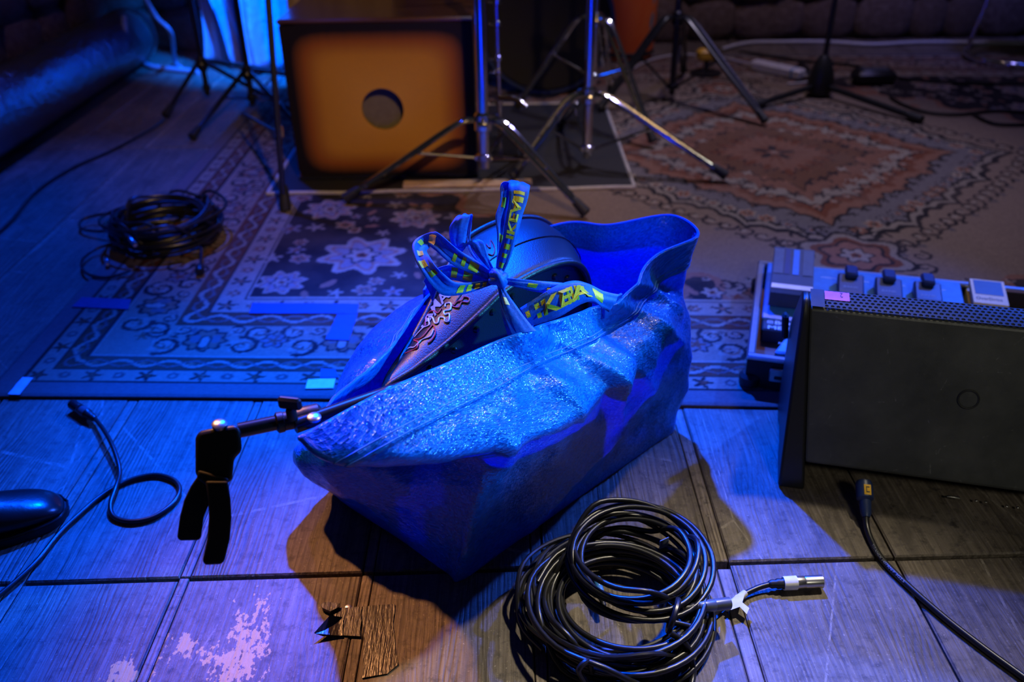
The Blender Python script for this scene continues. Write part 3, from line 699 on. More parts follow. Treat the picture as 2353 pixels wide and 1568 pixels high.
# ---------------------------------------------------------------- tripod hardware
def tripod(name, label, cat, ctr, feet, hubz, colz, top, mat, footmat, zg=0.0, rp=0.0125, double=True, upper=0.010, foot_len=0.05, brace=True, kink=0.05, legw=0.0072, group=None):
    ctr = V3((*ctr, 0)); t = thing(name, label, cat, (ctr[0], ctr[1], zg), group)
    c0 = ctr+V3((0, 0, colz-0.03)); 
    MB().tube([c0, ctr+V3((0, 0, min(top, hubz+0.45)))], rp, 14).build('lower_tube', mat, t)
    if top > hubz+0.45:
        MB().tube([ctr+V3((0, 0, hubz+0.40)), ctr+V3((0, 0, top))], upper, 14).build('upper_tube', mat, t)
        cl = MB().lathe(ctr+V3((0, 0, hubz+0.43)), (0, 0, 1), [(0, rp+0.003), (0.012, rp+0.007), (0.045, rp+0.007), (0.05, rp)], 14).build('height_clamp', MT['black_plastic'], t)
        MB().tube([ctr+V3((0.01, -0.01, hubz+0.455)), ctr+V3((0.045, -0.03, hubz+0.455))], 0.005, 8).box(tuple(ctr+V3((0.035, -0.034, hubz+0.44))), tuple(ctr+V3((0.055, -0.026, hubz+0.47))), 0.003).build('wing_screw', mat, cl)
    MB().lathe(ctr+V3((0, 0, hubz-0.035)), (0, 0, 1), [(0, rp+0.002), (0.006, rp+0.009), (0.05, rp+0.009), (0.058, rp+0.002)], 16).build('hub', mat, t)
    MB().lathe(ctr+V3((0, 0, colz-0.012)), (0, 0, 1), [(0, rp+0.001), (0.004, rp+0.006), (0.022, rp+0.006), (0.026, rp+0.001)], 16).build('brace_collar', mat, t)
    sw = MB().tube([ctr+V3((0, -rp, hubz)), ctr+V3((0.0, -rp-0.03, hubz))], 0.004, 8); sw.lathe(ctr+V3((-0.016, -rp-0.03, hubz)), (1, 0, 0), [(0, 0.005), (0.006, 0.008), (0.026, 0.008), (0.032, 0.005)], 8); sw.build('wing_screw', mat, t)
    for fx, fy in feet:
        F = V3((fx, fy, (zg if zg else (RZ if fx > -1.06 else 0.0))+0.012)); dirh = nrm(F*V3((1, 1, 0))-ctr); side = V3((-dirh[1], dirh[0], 0))
        H = ctr+V3((0, 0, hubz))+dirh*(rp+0.012); K = H+dirh*kink+V3((0, 0, -kink*0.22)); 
        ax = nrm(F-K); Fe = F-ax*foot_len
        lg = MB()
        if double:
            for sd in (-1, 1):
                path = crom([H+side*sd*0.004, K+side*sd*0.0125, (K+Fe)/2+side*sd*0.0125, Fe+side*sd*0.007], 5); lg.tube(path, legw, 8)
            for q in (0.25, 0.55, 0.9): lg.tube([K+(Fe-K)*q-side*0.017, K+(Fe-K)*q+side*0.017], 0.0045, 8)
        else: lg.tube(crom([H, K, Fe], 5), legw, 8)
        lo = lg.build('leg', mat, t)
        MB().lathe(Fe-ax*0.012, ax, [(0, 0.010), (0.01, 0.013), (foot_len*0.7, 0.015), (foot_len+0.004, 0.017), (foot_len+0.008, 0.012)], 12).build('rubber_foot', footmat, lo)
        if brace:
            B0 = ctr+V3((0, 0, colz))+dirh*(rp+0.006); B1 = K+(Fe-K)*0.42
            MB().tube([B0, B1], 0.0048, 8).lathe(B0-side*0.009, side, [(0, 0.007), (0.018, 0.007)], 8).build('brace', mat, t)
    return t
CH, BM, RB = MT['chrome'], MT['black_metal'], MT['rubber']
h1 = PY(1110, 275, 2.55); tripod('cymbal_stand', 'chrome cymbal stand with spread double legs in front of the amber box drum', 'stand', (h1[0], 2.55), ((-0.498, 2.52), (0.222, 2.371), (0.06, 2.93)), h1[2], 0.135, 1.35, CH, RB, RZ, rp=0.0165)
h2 = PY(1353, 215, 2.80); tripod('cymbal_stand', 'chrome cymbal stand right of the box drum with long leg onto the rug', 'stand', (h2[0], 2.80), ((0.68, 2.646), (0.005, 2.665), (0.19, 3.22)), h2[2], 0.075, 1.4, CH, RB, MZ, rp=0.0140)
h3 = PY(1368, 42, 3.28); tripod('cymbal_stand', 'taller chrome drum stand behind the others, beside the orange barrel', 'stand', (h3[0], 3.28), ((0.03, 3.46), (0.50, 2.99), (0.42, 3.62)), h3[2], h3[2]-0.20, 1.5, CH, RB, MZ)
h4 = PY(1557, 38, 3.60); tripod('tripod_stand', 'black tripod stand with chrome tube and flat black legs on the rug', 'stand', (h4[0], 3.60), ((0.948, 3.22), (0.35, 3.42), (0.78, 4.0)), h4[2], 0.06, 1.5, BM, RB, RZ, legw=0.0085)
# thin chrome pedal rod with clamps beside the box drum
pr = thing('hi_hat_rod', 'thin chrome rod with clamps standing between box drum and chrome stands', 'stand', (0.02, 2.98, MZ))
pb_ = PY(1148, 240, 2.98); MB().tube([(pb_[0], 2.98, MZ+0.012), (pb_[0]-0.006, 2.98, 0.95)], 0.0065, 12).build('rod', CH, pr)
for py, r_ in ((55, 0.013), (135, 0.012), (165, 0.011), (5, 0.013), (235, 0.014)):
    z = PY(1140, py, 2.98)[2]; MB().lathe((pb_[0]-0.002, 2.98, z-0.010), (0, 0, 1), [(0, 0.008), (0.004, r_), (0.018, r_), (0.022, 0.008)], 12).tube([(pb_[0], 2.98, z), (pb_[0]-0.03, 2.965, z+0.004)], 0.005, 8).build('clamp', CH, pr)
fb = MB(); fb.box((pb_[0]-0.05, 2.86, MZ), (pb_[0]+0.06, 3.10, MZ+0.014), 0.005); fb.build('foot_plate', MT['black_metal'], pr)
z = PY(1170, 235, 2.92)[2]; MB().tube(crom([(pb_[0], 2.97, z), (pb_[0]+0.05, 2.93, z+0.01), (pb_[0]+0.09, 2.9, z-0.015)], 5), 0.009, 10).build('arm', CH, pr)
# black pole in front of the cajon's left edge
q0 = V3((-0.663, 2.476, RZ)); q1 = PY(612, -60, 2.62)
bp = thing('stand_pole', 'straight black stand pole with rubber end at the left edge of the box drum', 'stand', q0)
MB().tube([q0+V3((0, 0, 0.05)), q1, q1+(q1-q0)*0.8], 0.0085, 12).build('pole', BM, bp)
MB().lathe(q0, q1-q0, [(0, 0.017), (0.015, 0.018), (0.06, 0.014), (0.075, 0.010)], 12).build('rubber_foot', RB, bp)
MB().lathe(q0+(q1-q0)*0.32, q1-q0, [(0, 0.009), (0.006, 0.013), (0.03, 0.013), (0.036, 0.009)], 12).build('joint_clamp', MT['nickel'], bp)
MB().tube([q0+(q1-q0)*0.34, G(560, 262, 0.12)], 0.0055, 8).build('brace', BM, bp)
# left black tripods
hA = PY(467, 160, 3.75)
tripod('microphone_stand', 'black microphone stand with rubber feet near the silver duct', 'stand', (hA[0], 3.75), ((-1.343, 3.466), (-0.82, 3.45), (-1.05, 4.15)), max(0.12, hA[2]+0.03), 0.05, 1.5, BM, RB, 0.0, 0.0115, False, 0.008, legw=0.0095, brace=False, kink=0.02)
hB = PY(575, 205, 3.55)
tripod('microphone_stand', 'black microphone stand directly left of the box drum before the blue plastic sheet', 'stand', (hB[0], 3.55), ((-1.155, 3.183), (-0.70, 3.10), (-0.86, 4.0)), max(0.16, hB[2]+0.02), 0.06, 1.5, BM, RB, 0.0, 0.012, False, 0.008, legw=0.0095, brace=True, kink=0.02)
# mic stand right
ms = thing('microphone_stand', 'tall thin black microphone stand with low tripod base on the dark rug', 'stand', (1.26, 3.613, RZ))
MB().tube([(1.26, 3.613, 0.06), (1.285, 3.62, 1.5)], 0.011, 12).build('pole', BM, ms)
MB().lathe((1.26, 3.613, RZ+0.012), (0, 0, 1), [(0, 0.045), (0.02, 0.055), (0.085, 0.045), (0.13, 0.03), (0.15, 0.014)], 16).build('hub', MT['black_plastic'], ms)
for q in (G(2110, 288), G(1735, 255), V3((1.33, 4.1, 0))):
    q = V3((q[0], q[1], RZ+0.014)); lg = MB().tube([(1.26, 3.613, 0.055), q], 0.012, 10).build('leg', BM, ms)
    dd = nrm(q-V3((1.26, 3.613, 0.055))); MB().lathe(q-dd*0.05, dd, [(0, 0.014), (0.02, 0.016), (0.06, 0.0155)], 10).build('rubber_foot', RB, lg)
# tubular chair base, far right
tc = thing('tubular_stool', 'chrome tubular stool at the far right edge by the stone wall', 'stool', (2.2, 4.3, RZ))
sc_ = G(2228, 128, 0.03)+V3((0.25, 0, 0)); sc_[1] = min(sc_[1], 4.32)
lp = [sc_+V3((0.25*math.cos(t), 0.22*math.sin(t), 0)) for t in np.linspace(0, 2*math.pi, 41)[:-1]]
MB().tube(lp, 0.012, 10, True).build('floor_ring', CH, tc)
for k in (18, 30, 5):
    q = lp[k]; MB().tube([q, V3((sc_[0]+(q[0]-sc_[0])*0.6, sc_[1]+(q[1]-sc_[1])*0.6, 0.60))], 0.010, 10).build('leg', CH, tc)
MB().lathe((sc_[0], sc_[1], 0.60), (0, 0, 1), [(0, 0.15), (0.01, 0.17), (0.04, 0.17), (0.055, 0.15)], 28).build('seat', MT['black_plastic'], tc)

# orange barrel and dark drum, behind
ob = thing('painted_barrel', 'orange barrel painted with teal patches by the back wall', 'barrel', (0.56, 4.36, RZ))
pr_ = [(0.0, 0.12), (0.006, 0.128), (0.06, 0.135), (0.25, 0.142), (0.45, 0.14), (0.6, 0.13), (0.605, 0.12)]
MB().lathe((0.56, 4.36, RZ), (0, 0, 1), pr_, 36).build('body', MT['graffiti'], ob)
for z in (0.02, 0.58): MB().lathe((0.56, 4.36, RZ+z), (0, 0, 1), [(0, 0.132), (0.004, 0.139), (0.018, 0.139), (0.022, 0.132)], 36, False).build('hoop', MT['black_metal'], ob)
bd = thing('bass_drum', 'dark bass drum lying on its side behind the chrome stands', 'drum', (0.16, 3.95, RZ))
dx_, dz_ = 0.16, 0.285
MB().lathe((dx_, 3.72, dz_), (0, 1, 0), [(0, 0.262), (0.42, 0.262)], 48).build('shell', MT['drum_black'], bd)
for y in (3.695, 4.125): MB().lathe((dx_, y, dz_), (0, 1, 0), [(0, 0.258), (0.0, 0.274), (0.03, 0.274), (0.03, 0.258)], 48, False).build('hoop', MT['dark_blue'], bd)
MB().lathe((dx_, 3.705, dz_), (0, 1, 0), [(0, 0.255), (0.004, 0.258)], 48).build('drum_head', MT['mat_black'], bd)
for k in range(8):
    a = k*math.pi/4+0.2; p = V3((dx_+0.272*math.cos(a), 3.80, dz_+0.272*math.sin(a))); lu = MB().tube([p, p+V3((0, 0.10, 0))], 0.008, 8); lu.build('lug', CH, bd)

# blue-lit plastic film hanging behind the left stands
rows = []
for i in range(30):
    z = 0.0+1.3*i/29; rr = []
    for j in range(60):
        u = j/59; x = -1.42+0.62*u; y = 4.25+0.05*math.sin(u*26+z*1.5)+0.03*math.sin(u*61+z*5)+0.05*noise.noise(Vector((x*6, z*2.5, 0)))+0.10*(1-z/1.3)**2*math.sin(u*9)
        rr.append((x+0.02*math.sin(z*7+u*8), y, z+0.01))
    rows.append(rr)
film = MB().grid(rows).build('plastic_sheet', MT['film'], None); fm = film.modifiers.new('thickness', 'SOLIDIFY'); fm.thickness = 0.0015
tag(film, 'crumpled translucent plastic sheet glowing bright blue in the back left corner', 'plastic sheet')

# ---------------------------------------------------------------- small things on the far rug
def tubes(name, pts, r, mat, label, cat, n=8, group=None, seg=8): return tag(MB().tube(crom(pts, n), r, seg).build(name, mat), label, cat, group)
pa, pb2 = G(1730, 148, 0.03), G(1845, 172, 0.03); ax = nrm(pb2-pa); sd = V3((-ax[1], ax[0], 0))
ps = thing('power_strip', 'white power strip lying on the rug behind the black stand', 'power strip', (pa+pb2)/2*V3((1, 1, 0))+V3((0, 0, RZ)))
def psm(p): return pa*V3((1, 1, 0))+ax*p[0]+sd*p[1]+V3((0, 0, RZ+p[2]))
Lp = np.linalg.norm(pb2-pa)
MB().box((0, -0.028, 0), (Lp, 0.028, 0.042), 0.008, psm).build('body', MT['white_plastic'], ps)
for k in range(4): MB().lathe(psm((0.04+k*Lp*0.18, 0, 0.0405)), (0, 0, 1), [(0, 0.019), (0.003, 0.019), (0.003, 0.016), (0.001, 0.015)], 16).build('socket', MT['white_plastic'], ps)
MB().box((Lp*0.80, -0.0285, -0.0003), (Lp*0.88, 0.0285, 0.0425), 0.006, psm).build('switch', MT['pedal_blue'], ps)
tubes('white_lead', [psm((Lp+0.002, 0, 0.02)), psm((Lp+0.05, 0.02, 0.008)), psm((Lp+0.04, -0.06, 0.005)), psm((Lp+0.01, -0.12, 0.005))], 0.0045, MT['cable_white'], 'short white lead curling out of the power strip end beside the microphone stand', 'cable')
tubes('white_lead', [psm((-0.002, 0, 0.02)), G(1655, 132, 0.012), G(1560, 125, 0.012), G(1490, 140, 0.012), G(1450, 160, 0.012)], 0.0045, MT['cable_white'], 'white lead running left from the power strip behind the black tripod', 'cable')
tubes('wall_cable', [V3((p[0], min(p[1], 4.6), 0.012)) for p in (G(1660, 112, .012), G(1720, 98, .012), G(1800, 96, .012), G(1900, 96, .012), G(2000, 102, .012), G(2110, 97, .012), G(2230, 97, .012), G(2353, 97, .012))]+[V3((2.9, 4.55, 0.012))], 0.008, MT['cable_white'], 'dull white cable snaking along the foot of the back stone wall', 'cable', seg=10)
bx = G(2003, 195, 0); bk = thing('junction_box', 'small black box with rounded edges alone on the dark rug', 'box', (bx[0], bx[1], RZ))
MB().box((bx[0]-0.085, bx[1]-0.05, RZ), (bx[0]+0.085, bx[1]+0.05, RZ+0.055), 0.014).build('body', MT['black_plastic'], bk)
MB().box((bx[0]-0.055, bx[1]-0.03, RZ+0.0545), (bx[0]+0.055, bx[1]+0.03, RZ+0.058), 0.001).build('lid', MT['pedal_grey'], bk)
MB().lathe((bx[0]-0.088, bx[1]-0.01, RZ+0.028), (1, 0, 0), [(0, 0.012), (0.012, 0.012)], 10).build('cable_entry', MT['rubber'], bk)
cz = RZ+0.006
tubes('black_cable', [G(2045, 222, cz), G(2075, 240, cz), G(2130, 258, cz), G(2200, 263, cz), G(2290, 255, cz), G(2420, 262, cz)], 0.006, MT['cable'], 'black cable curving across the rug in front of the small black box', 'cable')
tubes('black_cable', [G(2235, 262, cz), G(2290, 285, cz), G(2380, 285, cz)], 0.006, MT['cable'], 'short black cable at the right edge of the dark rug', 'cable')
tubes('black_cable', [G(1700, 118, cz), G(1850, 140, cz), G(1960, 150, cz), G(2060, 178, cz), G(2200, 190, cz), G(2400, 195, cz)], 0.006, MT['cable'], 'black cable running over the rug behind the small black box', 'cable')
tubes('black_cable', [G(-40, 560, 0.005), G(20, 515, 0.005), G(85, 440, 0.005), G(170, 385, 0.005), G(260, 345, 0.005), G(345, 298, 0.005), G(378, 275, 0.005)], 0.005, MT['cable'], 'thin black cable across the blue-lit boards from the left stand foot', 'cable')
tubes('duct_hose', [PY(285, 40, 4.2), PY(290, 85, 4.15), G(305, 128, 0.02), G(345, 152, 0.012), G(400, 160, 0.012), G(455, 165, 0.012)], 0.013, MT['cable_blue'], 'pale hose dropping behind the duct and running along the floor', 'hose', seg=12)
tubes('hanging_cable', [PY(325, -20, 4.1), PY(360, 40, 4.1), PY(392, 75, 4.1), G(402, 140, 0.02), G(415, 155, 0.012)], 0.010, MT['cable_blue'], 'pale cable hanging down in front of the plastic sheet', 'cable', seg=10)
yb = G(1628, 130, 0); yh = thing('yellow_clamp', 'yellow clamp head on a black post beside the black tripod', 'clamp', (1.0, 4.0, RZ))
yp = PY(1625, 128, 4.0); MB().tube([(yp[0], 4.0, RZ+0.003), (yp[0], 4.0, yp[2])], 0.012, 10).build('post', BM, yh)
MB().box((yp[0]-0.045, 3.975, yp[2]-0.02), (yp[0]+0.045, 4.03, yp[2]+0.03), 0.012).build('head', MT['yellow_paint'], yh)
MB().lathe((yp[0], 4.0, RZ), (0, 0, 1), [(0, 0.07), (0.008, 0.07), (0.014, 0.05)], 20).build('base', BM, yh)

# ================================================================ BLUE CARRIER BAG
P1 = G(1060, 1335); P2 = G(1550, 990); EB = nrm(P2-P1); DB = np.array([-EB[1], EB[0], 0])
def B(s, d, z): return P1+EB*s+DB*d+V3((0, 0, z))
def loc(p): q = V3(p)-P1; return float(q@EB), float(q@DB), float(q[2])
def PLANE(px, py, p0, n):
    r = ray(px, py); return CAM+r*(((V3(p0)-CAM)@n)/(r@n))
cols = [
 [(0,0,0),(.02,-.012,.08),(.04,-.03,.17),(.035,-.058,.25),(-.18,-.042,.350),(-.22,0,.39)],
 [(.1,0,0),(.1,-.018,.09),(.1,-.04,.18),(.09,-.078,.268),(-.07,-.044,.350),(-.11,0,.395)],
 [(.2,0,0),(.2,-.02,.09),(.19,-.045,.18),(.18,-.07,.268),(.055,-.04,.342),(.02,0,.388)],
 [(.3,0,0),(.3,-.02,.09),(.29,-.04,.18),(.27,-.066,.272),(.14,-.026,.332),(.128,0,.382)],
 [(.4,0,0),(.4,-.018,.09),(.39,-.035,.18),(.36,-.052,.272),(.255,-.02,.318),(.24,.004,.362)],
 [(.48,0,0),(.485,-.012,.09),(.48,-.022,.18),(.45,-.028,.278),(.37,-.004,.308),(.352,.0,.354)],
 [(.535,0,0),(.556,-.008,.1),(.548,-.01,.19),(.525,-.004,.275),(.475,.018,.325),(.458,.016,.382)],
 [(.548,.03,0),(.572,.02,.1),(.562,.02,.19),(.543,.015,.272),(.548,.01,.335),(.556,.003,.393)],
 [(.548,.15,0),(.58,.12,.1),(.592,.1,.2),(.585,.09,.28),(.582,.078,.342),(.588,.083,.396)],
 [(.54,.30,0),(.565,.26,.1),(.565,.21,.2),(.54,.17,.28),(.497,.148,.336),(.491,.141,.391)],
 [(.4,.32,0),(.42,.34,.1),(.43,.31,.2),(.44,.27,.28),(.445,.222,.336),(.438,.206,.39)],
 [(.25,.32,0),(.27,.37,.1),(.28,.38,.2),(.29,.35,.27),(.29,.285,.32),(.28,.268,.362)],
 [(.1,.32,0),(.12,.37,.1),(.13,.38,.2),(.14,.33,.28),(.15,.245,.325),(.162,.218,.362)],
 [(0,.32,0),(-.02,.34,.1),(-.03,.28,.2),(-.035,.20,.285),(-.035,.135,.328),(-.033,.111,.362)],
 [(-.02,.28,0),(-.085,.30,.10),(-.075,.22,.17),(-.03,.17,.25),(-.12,.09,.318),(-.132,.075,.36)],
 [(-.01,.14,0),(-.055,.17,.09),(-.04,.12,.15),(-.0,.09,.235),(-.15,.03,.312),(-.178,.045,.352)],
 [(-.005,.03,0),(.0,.03,.08),(.0,.03,.16),(.01,.0,.245),(-.172,-.022,.338),(-.208,.012,.382)],
]
NV, NU = 16, 18
colpts = [crom([B(*p) for p in c], NV) for c in cols]; nv = len(colpts[0])
rows = [crom([cp[i] for cp in colpts], NU, True) for i in range(nv)]; nu = len(rows[0])
A = np.array(rows)                                     # nv x nu x 3
def normals(A):
    du = np.roll(A, -1, 1)-np.roll(A, 1, 1); dv = np.gradient(A, axis=0); n = np.cross(du, dv); return n/np.maximum(np.linalg.norm(n, axis=2, keepdims=True), 1e-9)
NB = normals(A)
# wrinkles: folds that run along the pulled cloth, plus crumple
def seg_pts(*px): return [loc(PLANE(x, y, B(0, -0.03, 0), DB)) for x, y in px]
folds = [(seg_pts((1215, 778), (1300, 798), (1380, 850), (1415, 960)), 0.016, 0.016), (seg_pts((1290, 790), (1345, 850), (1370, 935)), -0.012, 0.018),
 (seg_pts((1205, 800), (1262, 880), (1290, 960)), 0.009, 0.016), (seg_pts((1225, 745), (1330, 715), (1400, 690)), 0.007, 0.012),
 (seg_pts((1300, 745), (1385, 790), (1450, 850), (1500, 900)), 0.010, 0.018), (seg_pts((1430, 705), (1500, 735), (1575, 790)), 0.010, 0.014),
 (seg_pts((1480, 660), (1540, 680), (1585, 720)), 0.008, 0.012), (seg_pts((1400, 720), (1430, 800), (1425, 900)), -0.010, 0.02),
 (seg_pts((1120, 985), (1118, 1090), (1095, 1290)), 0.010, 0.014), (seg_pts((1170, 1000), (1165, 1120), (1140, 1250)), -0.006, 0.02),
 (seg_pts((870, 1030), (1000, 1015), (1130, 985), (1250, 930), (1400, 840)), 0.010, 0.016), (seg_pts((1250, 1230), (1330, 1130), (1440, 1000)), 0.006, 0.012), (seg_pts((1350, 1150), (1430, 1060), (1530, 940)), -0.005, 0.014)]
s_ = (A-P1)@EB; z_ = A[..., 2]; d_ = (A-P1)@DB
front = np.clip(-(NB@DB)*2, 0, 1)*(d_ < 0.08)
disp = np.zeros((nv, nu))
for pts, amp, wd in folds:
    best = np.full((nv, nu), 9.0)
    for a, b in zip(pts[:-1], pts[1:]):
        ax_, az_ = a[0], a[2]; bx_, bz_ = b[0]-a[0], b[2]-a[2]; L2 = bx_*bx_+bz_*bz_
        t = np.clip(((s_-ax_)*bx_+(z_-az_)*bz_)/L2, 0, 1); best = np.minimum(best, np.hypot(s_-ax_-t*bx_, z_-az_-t*bz_))
    disp += amp*np.exp(-np.abs(best/wd)**1.4)*front
fade = np.clip(z_/0.03, 0, 1)*np.clip((0.395-z_)/0.06, 0.15, 1)
for i in range(nv):
    for j in range(nu):
        p = Vector(A[i, j]); n1 = noise.ridged_multi_fractal(p*9.0, 0.9, 2.1, 3, 0.9, 2.0); n2 = noise.noise(p*26); n3 = noise.noise(p*6+Vector((3, 1, 4)))
        endf = 1.0 if (j < NU*0.6 or j > NU*12.5) else 0.35
        if front[i, j] > 0.3: endf = 0.45
        disp[i, j] += fade[i, j]*(0.010*endf*(n1-1.0)+0.0022*n2+0.008*endf*n3)
A = A+NB*disp[..., None]
A[..., 2] = np.maximum(A[..., 2], 0.0006+0.002*(np.arange(nv)[:, None] > 0))
on_rug = np.clip((A[..., 1]-(1.455-0.053*A[..., 0]))/0.03+1, 0, 1); A[..., 2] = np.maximum(A[..., 2], (RZ+0.0015)*on_rug)
lu = np.concatenate([[0], np.cumsum(np.linalg.norm(np.diff(A[nv//2], axis=0), axis=1))]); lv = np.cumsum(np.concatenate([np.zeros((1, nu)), np.linalg.norm(np.diff(A, axis=0), axis=2)]), axis=0)
bag = thing('carrier_bag', 'big glossy blue woven carrier bag tied shut with a bow, standing on the floorboards', 'bag', B(0.25, 0.15, 0))
mb = MB(); mb.grid([list(r) for r in A], True)
uvs = [(lu[j], lv[i, j]) for i in range(nv) for j in range(nu)]
cidx = len(mb.v); mb.v.append(tuple(B(0.26, 0.16, 0.0125))); uvs.append((0, 0))
mb.f += [(j, cidx, (j+1) % nu) for j in range(nu)]
body = mb.build('body', MT['bag'], bag, True, 180, uvs); so = body.modifiers.new('cloth', 'SOLIDIFY'); so.thickness = 0.0008; so.offset = 0
# sewn hem along the mouth
i0 = nv-1-NV; hr_ = list(range(i0, nv)); NB2 = normals(A); H = A[hr_]+NB2[hr_]*0.0016
hv = [(lu[j], lv[i, j]+0.003) for i in hr_ for j in range(nu)]
hm = MB(); hm.grid([list(r) for r in H], True); hem = hm.build('hem', MT['bag'], bag, True, 180, hv); so = hem.modifiers.new('cloth', 'SOLIDIFY'); so.thickness = 0.0026; so.offset = 0
for k, off in ((1, 0.0030), (3, 0.0030)):
    MB().tube([A[i0+k, j]+NB2[i0+k, j]*off for j in range(nu)], 0.0009, 5, True).build('stitching', MT['stitch_blue'], hem)
MB().tube([A[nv-1, j] for j in range(nu)], 0.0019, 6, True).build('folded_edge', MT['bag'], hem)

# ---------------------------------------------------------------- handles tied into a bow
DK = float((B(0.133, 0.043, 0.452)-CAM)@FW)
def ribbon(st, name, parent, text=None, n=9):
    def wid(s): mx_, my_ = (s[0]+s[2])/2, (s[1]+s[3])/2; k = 1.18 if math.hypot(s[0]-s[2], s[1]-s[3]) > 22 else 1.0; return (mx_+(s[0]-mx_)*k, my_+(s[1]-my_)*k, mx_+(s[2]-mx_)*k, my_+(s[3]-my_)*k, *s[4:])
    st = [wid(s) for s in st]; ea = crom([PD(s[0], s[1], DK+s[4]) for s in st], n); eb = crom([PD(s[2], s[3], DK+(s[5] if len(s) > 5 else s[4])) for s in st], n)
    ln = np.concatenate([[0], np.cumsum([np.linalg.norm((ea[i+1]+eb[i+1]-ea[i]-eb[i])/2) for i in range(len(ea)-1)])]); rr = []; uv = []
    nr_s = []
    for i in range(len(ea)):
        a, b = ea[i], eb[i]; tg = (ea[min(i+1, len(ea)-1)]+eb[min(i+1, len(ea)-1)])-(ea[max(i-1, 0)]+eb[max(i-1, 0)]); nn_ = nrm(np.cross(b-a, tg)); nr_s.append(nn_)
        wd = np.linalg.norm(b-a); row = []
        for k in range(7):
            w_ = k/6; row.append(a+(b-a)*w_+nn_*(0.10*wd*math.sin(math.pi*w_)+0.0012*math.sin(w_*13+ln[i]*60))); uv.append((ln[i], w_*0.032))
        rr.append(row)
    m_ = MB(); m_.grid(rr); o = m_.build(name, MT['strap'], parent, True, 180, uv); so = o.modifiers.new('cloth', 'SOLIDIFY'); so.thickness = 0.0014; so.offset = 0
    def at(t, w_, off):
        t = min(max(t, 0), ln[-1]-1e-6); i = min(int(np.searchsorted(ln, t, 'right')-1), len(ln)-2); f_ = (t-ln[i])/max(1e-9, ln[i+1]-ln[i])
        a = np.array(rr[i]); b = np.array(rr[i+1]); q = min(max(w_, 0), 0.999)*6; k = int(q); h = q-k
        p = (a[k]*(1-h)+a[k+1]*h)*(1-f_)+(b[k]*(1-h)+b[k+1]*h)*f_; return p+nr_s[i]*off
    return o, at, ln[-1]
def yellow_blocks(o, at, L, spans, side=1, mat='yellow'):
    for t0, t1, w0, w1 in spans:
        m_ = MB(); t0 *= L; t1 *= L; n_ = max(2, int((t1-t0)/0.003)); gr = []
        for i in range(n_+1): gr.append([at(t0+(t1-t0)*i/n_, w0+(w1-w0)*k/4, side*0.0012) for k in range(5)])
        m_.grid(gr); m_.build('yellow_print', MT[mat], o, True, 180)
def strap_text(o, at, L, t0, side=1, flip=False, size=0.022):
    def fm(x, y):
        t = t0*L+x*size*1.15; w_ = 0.25+(y/0.73)*0.55
        return at(t, 1-w_ if flip else w_, side*0.0026)
    letters('IKEA', 'yellow_lettering', MT['yellow'], o, fm, 0.035)
handle_f = []
# upright loop: front limb, then back limb
o, at, L = ribbon([(1138,636,1150,640,-.004), (1146,590,1168,598,-.012), (1158,545,1183,552,-.018), (1164,500,1194,508,-.02), (1172,455,1208,462,-.02), (1172,430,1213,436,-.016), (1172,422,1212,427,-.006), (1160,420,1200,424,.008), (1152,430,1176,432,.014), (1150,462,1170,468,.012), (1141,500,1163,512,.008), (1143,540,1158,552,.004), (1142,590,1152,600,.002), (1139,630,1148,640,0)], 'bow_loop', bag)
strap_text(o, at, L, 0.19, 1); yellow_blocks(o, at, L, [(0.05, 0.075, .25, .7), (0.10, 0.12, .3, .7), (0.14, 0.165, .25, .75), (.36, .385, .25, .8), (.395, .41, .25, .8)], 1); yellow_blocks(o, at, L, [(.62, .67, .2, .6), (.8, .84, .3, .8)], -1)
# big left loop
o, at, L = ribbon([(1142,632,1140,648,0), (1100,605,1092,630,-.004), (1050,575,1040,605,-.004), (1008,540,1000,572,.0), (990,536,984,560,.006), (962,548,985,566,.004), (950,566,978,575,-.006), (957,598,985,592,-.016), (975,628,1000,615,-.022), (995,655,1020,634,-.022), (1020,676,1042,650,-.02), (1060,676,1070,652,-.014), (1110,662,1112,646,-.006), (1142,650,1140,638,0)], 'bow_loop', bag)
yellow_blocks(o, at, L, [(.10, .15, .2, .8), (.17, .19, .2, .8), (.22, .24, .3, .8), (.43, .455, .2, .55), (.50, .53, .3, .7), (.56, .60, .15, .6), (.63, .66, .3, .8), (.80, .83, .2, .8), (.845, .87, .2, .8), (.885, .91, .2, .8), (.925, .945, .2, .8)], -1); yellow_blocks(o, at, L, [(.36, .40, .2, .8)], -1, 'pale_print')
# small upper loop
o, at, L = ribbon([(1130,628,1142,634,.004), (1100,590,1122,596,.006), (1078,560,1108,555,.010), (1060,578,1072,560,.016), (1040,560,1066,566,.016), (1036,525,1072,520,.012), (1046,506,1078,498,.012), (1058,497,1084,497,.02), (1068,505,1084,512,.026), (1072,540,1080,556,.026), (1080,580,1098,590,.018), (1128,628,1138,636,.006)], 'bow_loop', bag)
yellow_blocks(o, at, L, [(.06, .085, .2, .8), (.10, .125, .15, .85), (.36, .40, .2, .8)], -1, 'pale_print'); yellow_blocks(o, at, L, [(.46, .50, .3, .7), (.54, .56, .3, .6)], -1)
# second left loop, lower, to the rear handle seam
o, at, L = ribbon([(1140,636,1140,648,.004), (1090,625,1085,650,.008), (1040,612,1036,640,.012), (1005,620,1012,650,.016), (984,635,1000,668,.02), (975,650,992,690,.024)], 'handle', bag)
yellow_blocks(o, at, L, [(.30, .42, .15, .85), (.50, .58, .15, .85), (.7, .74, .2, .8)], -1)
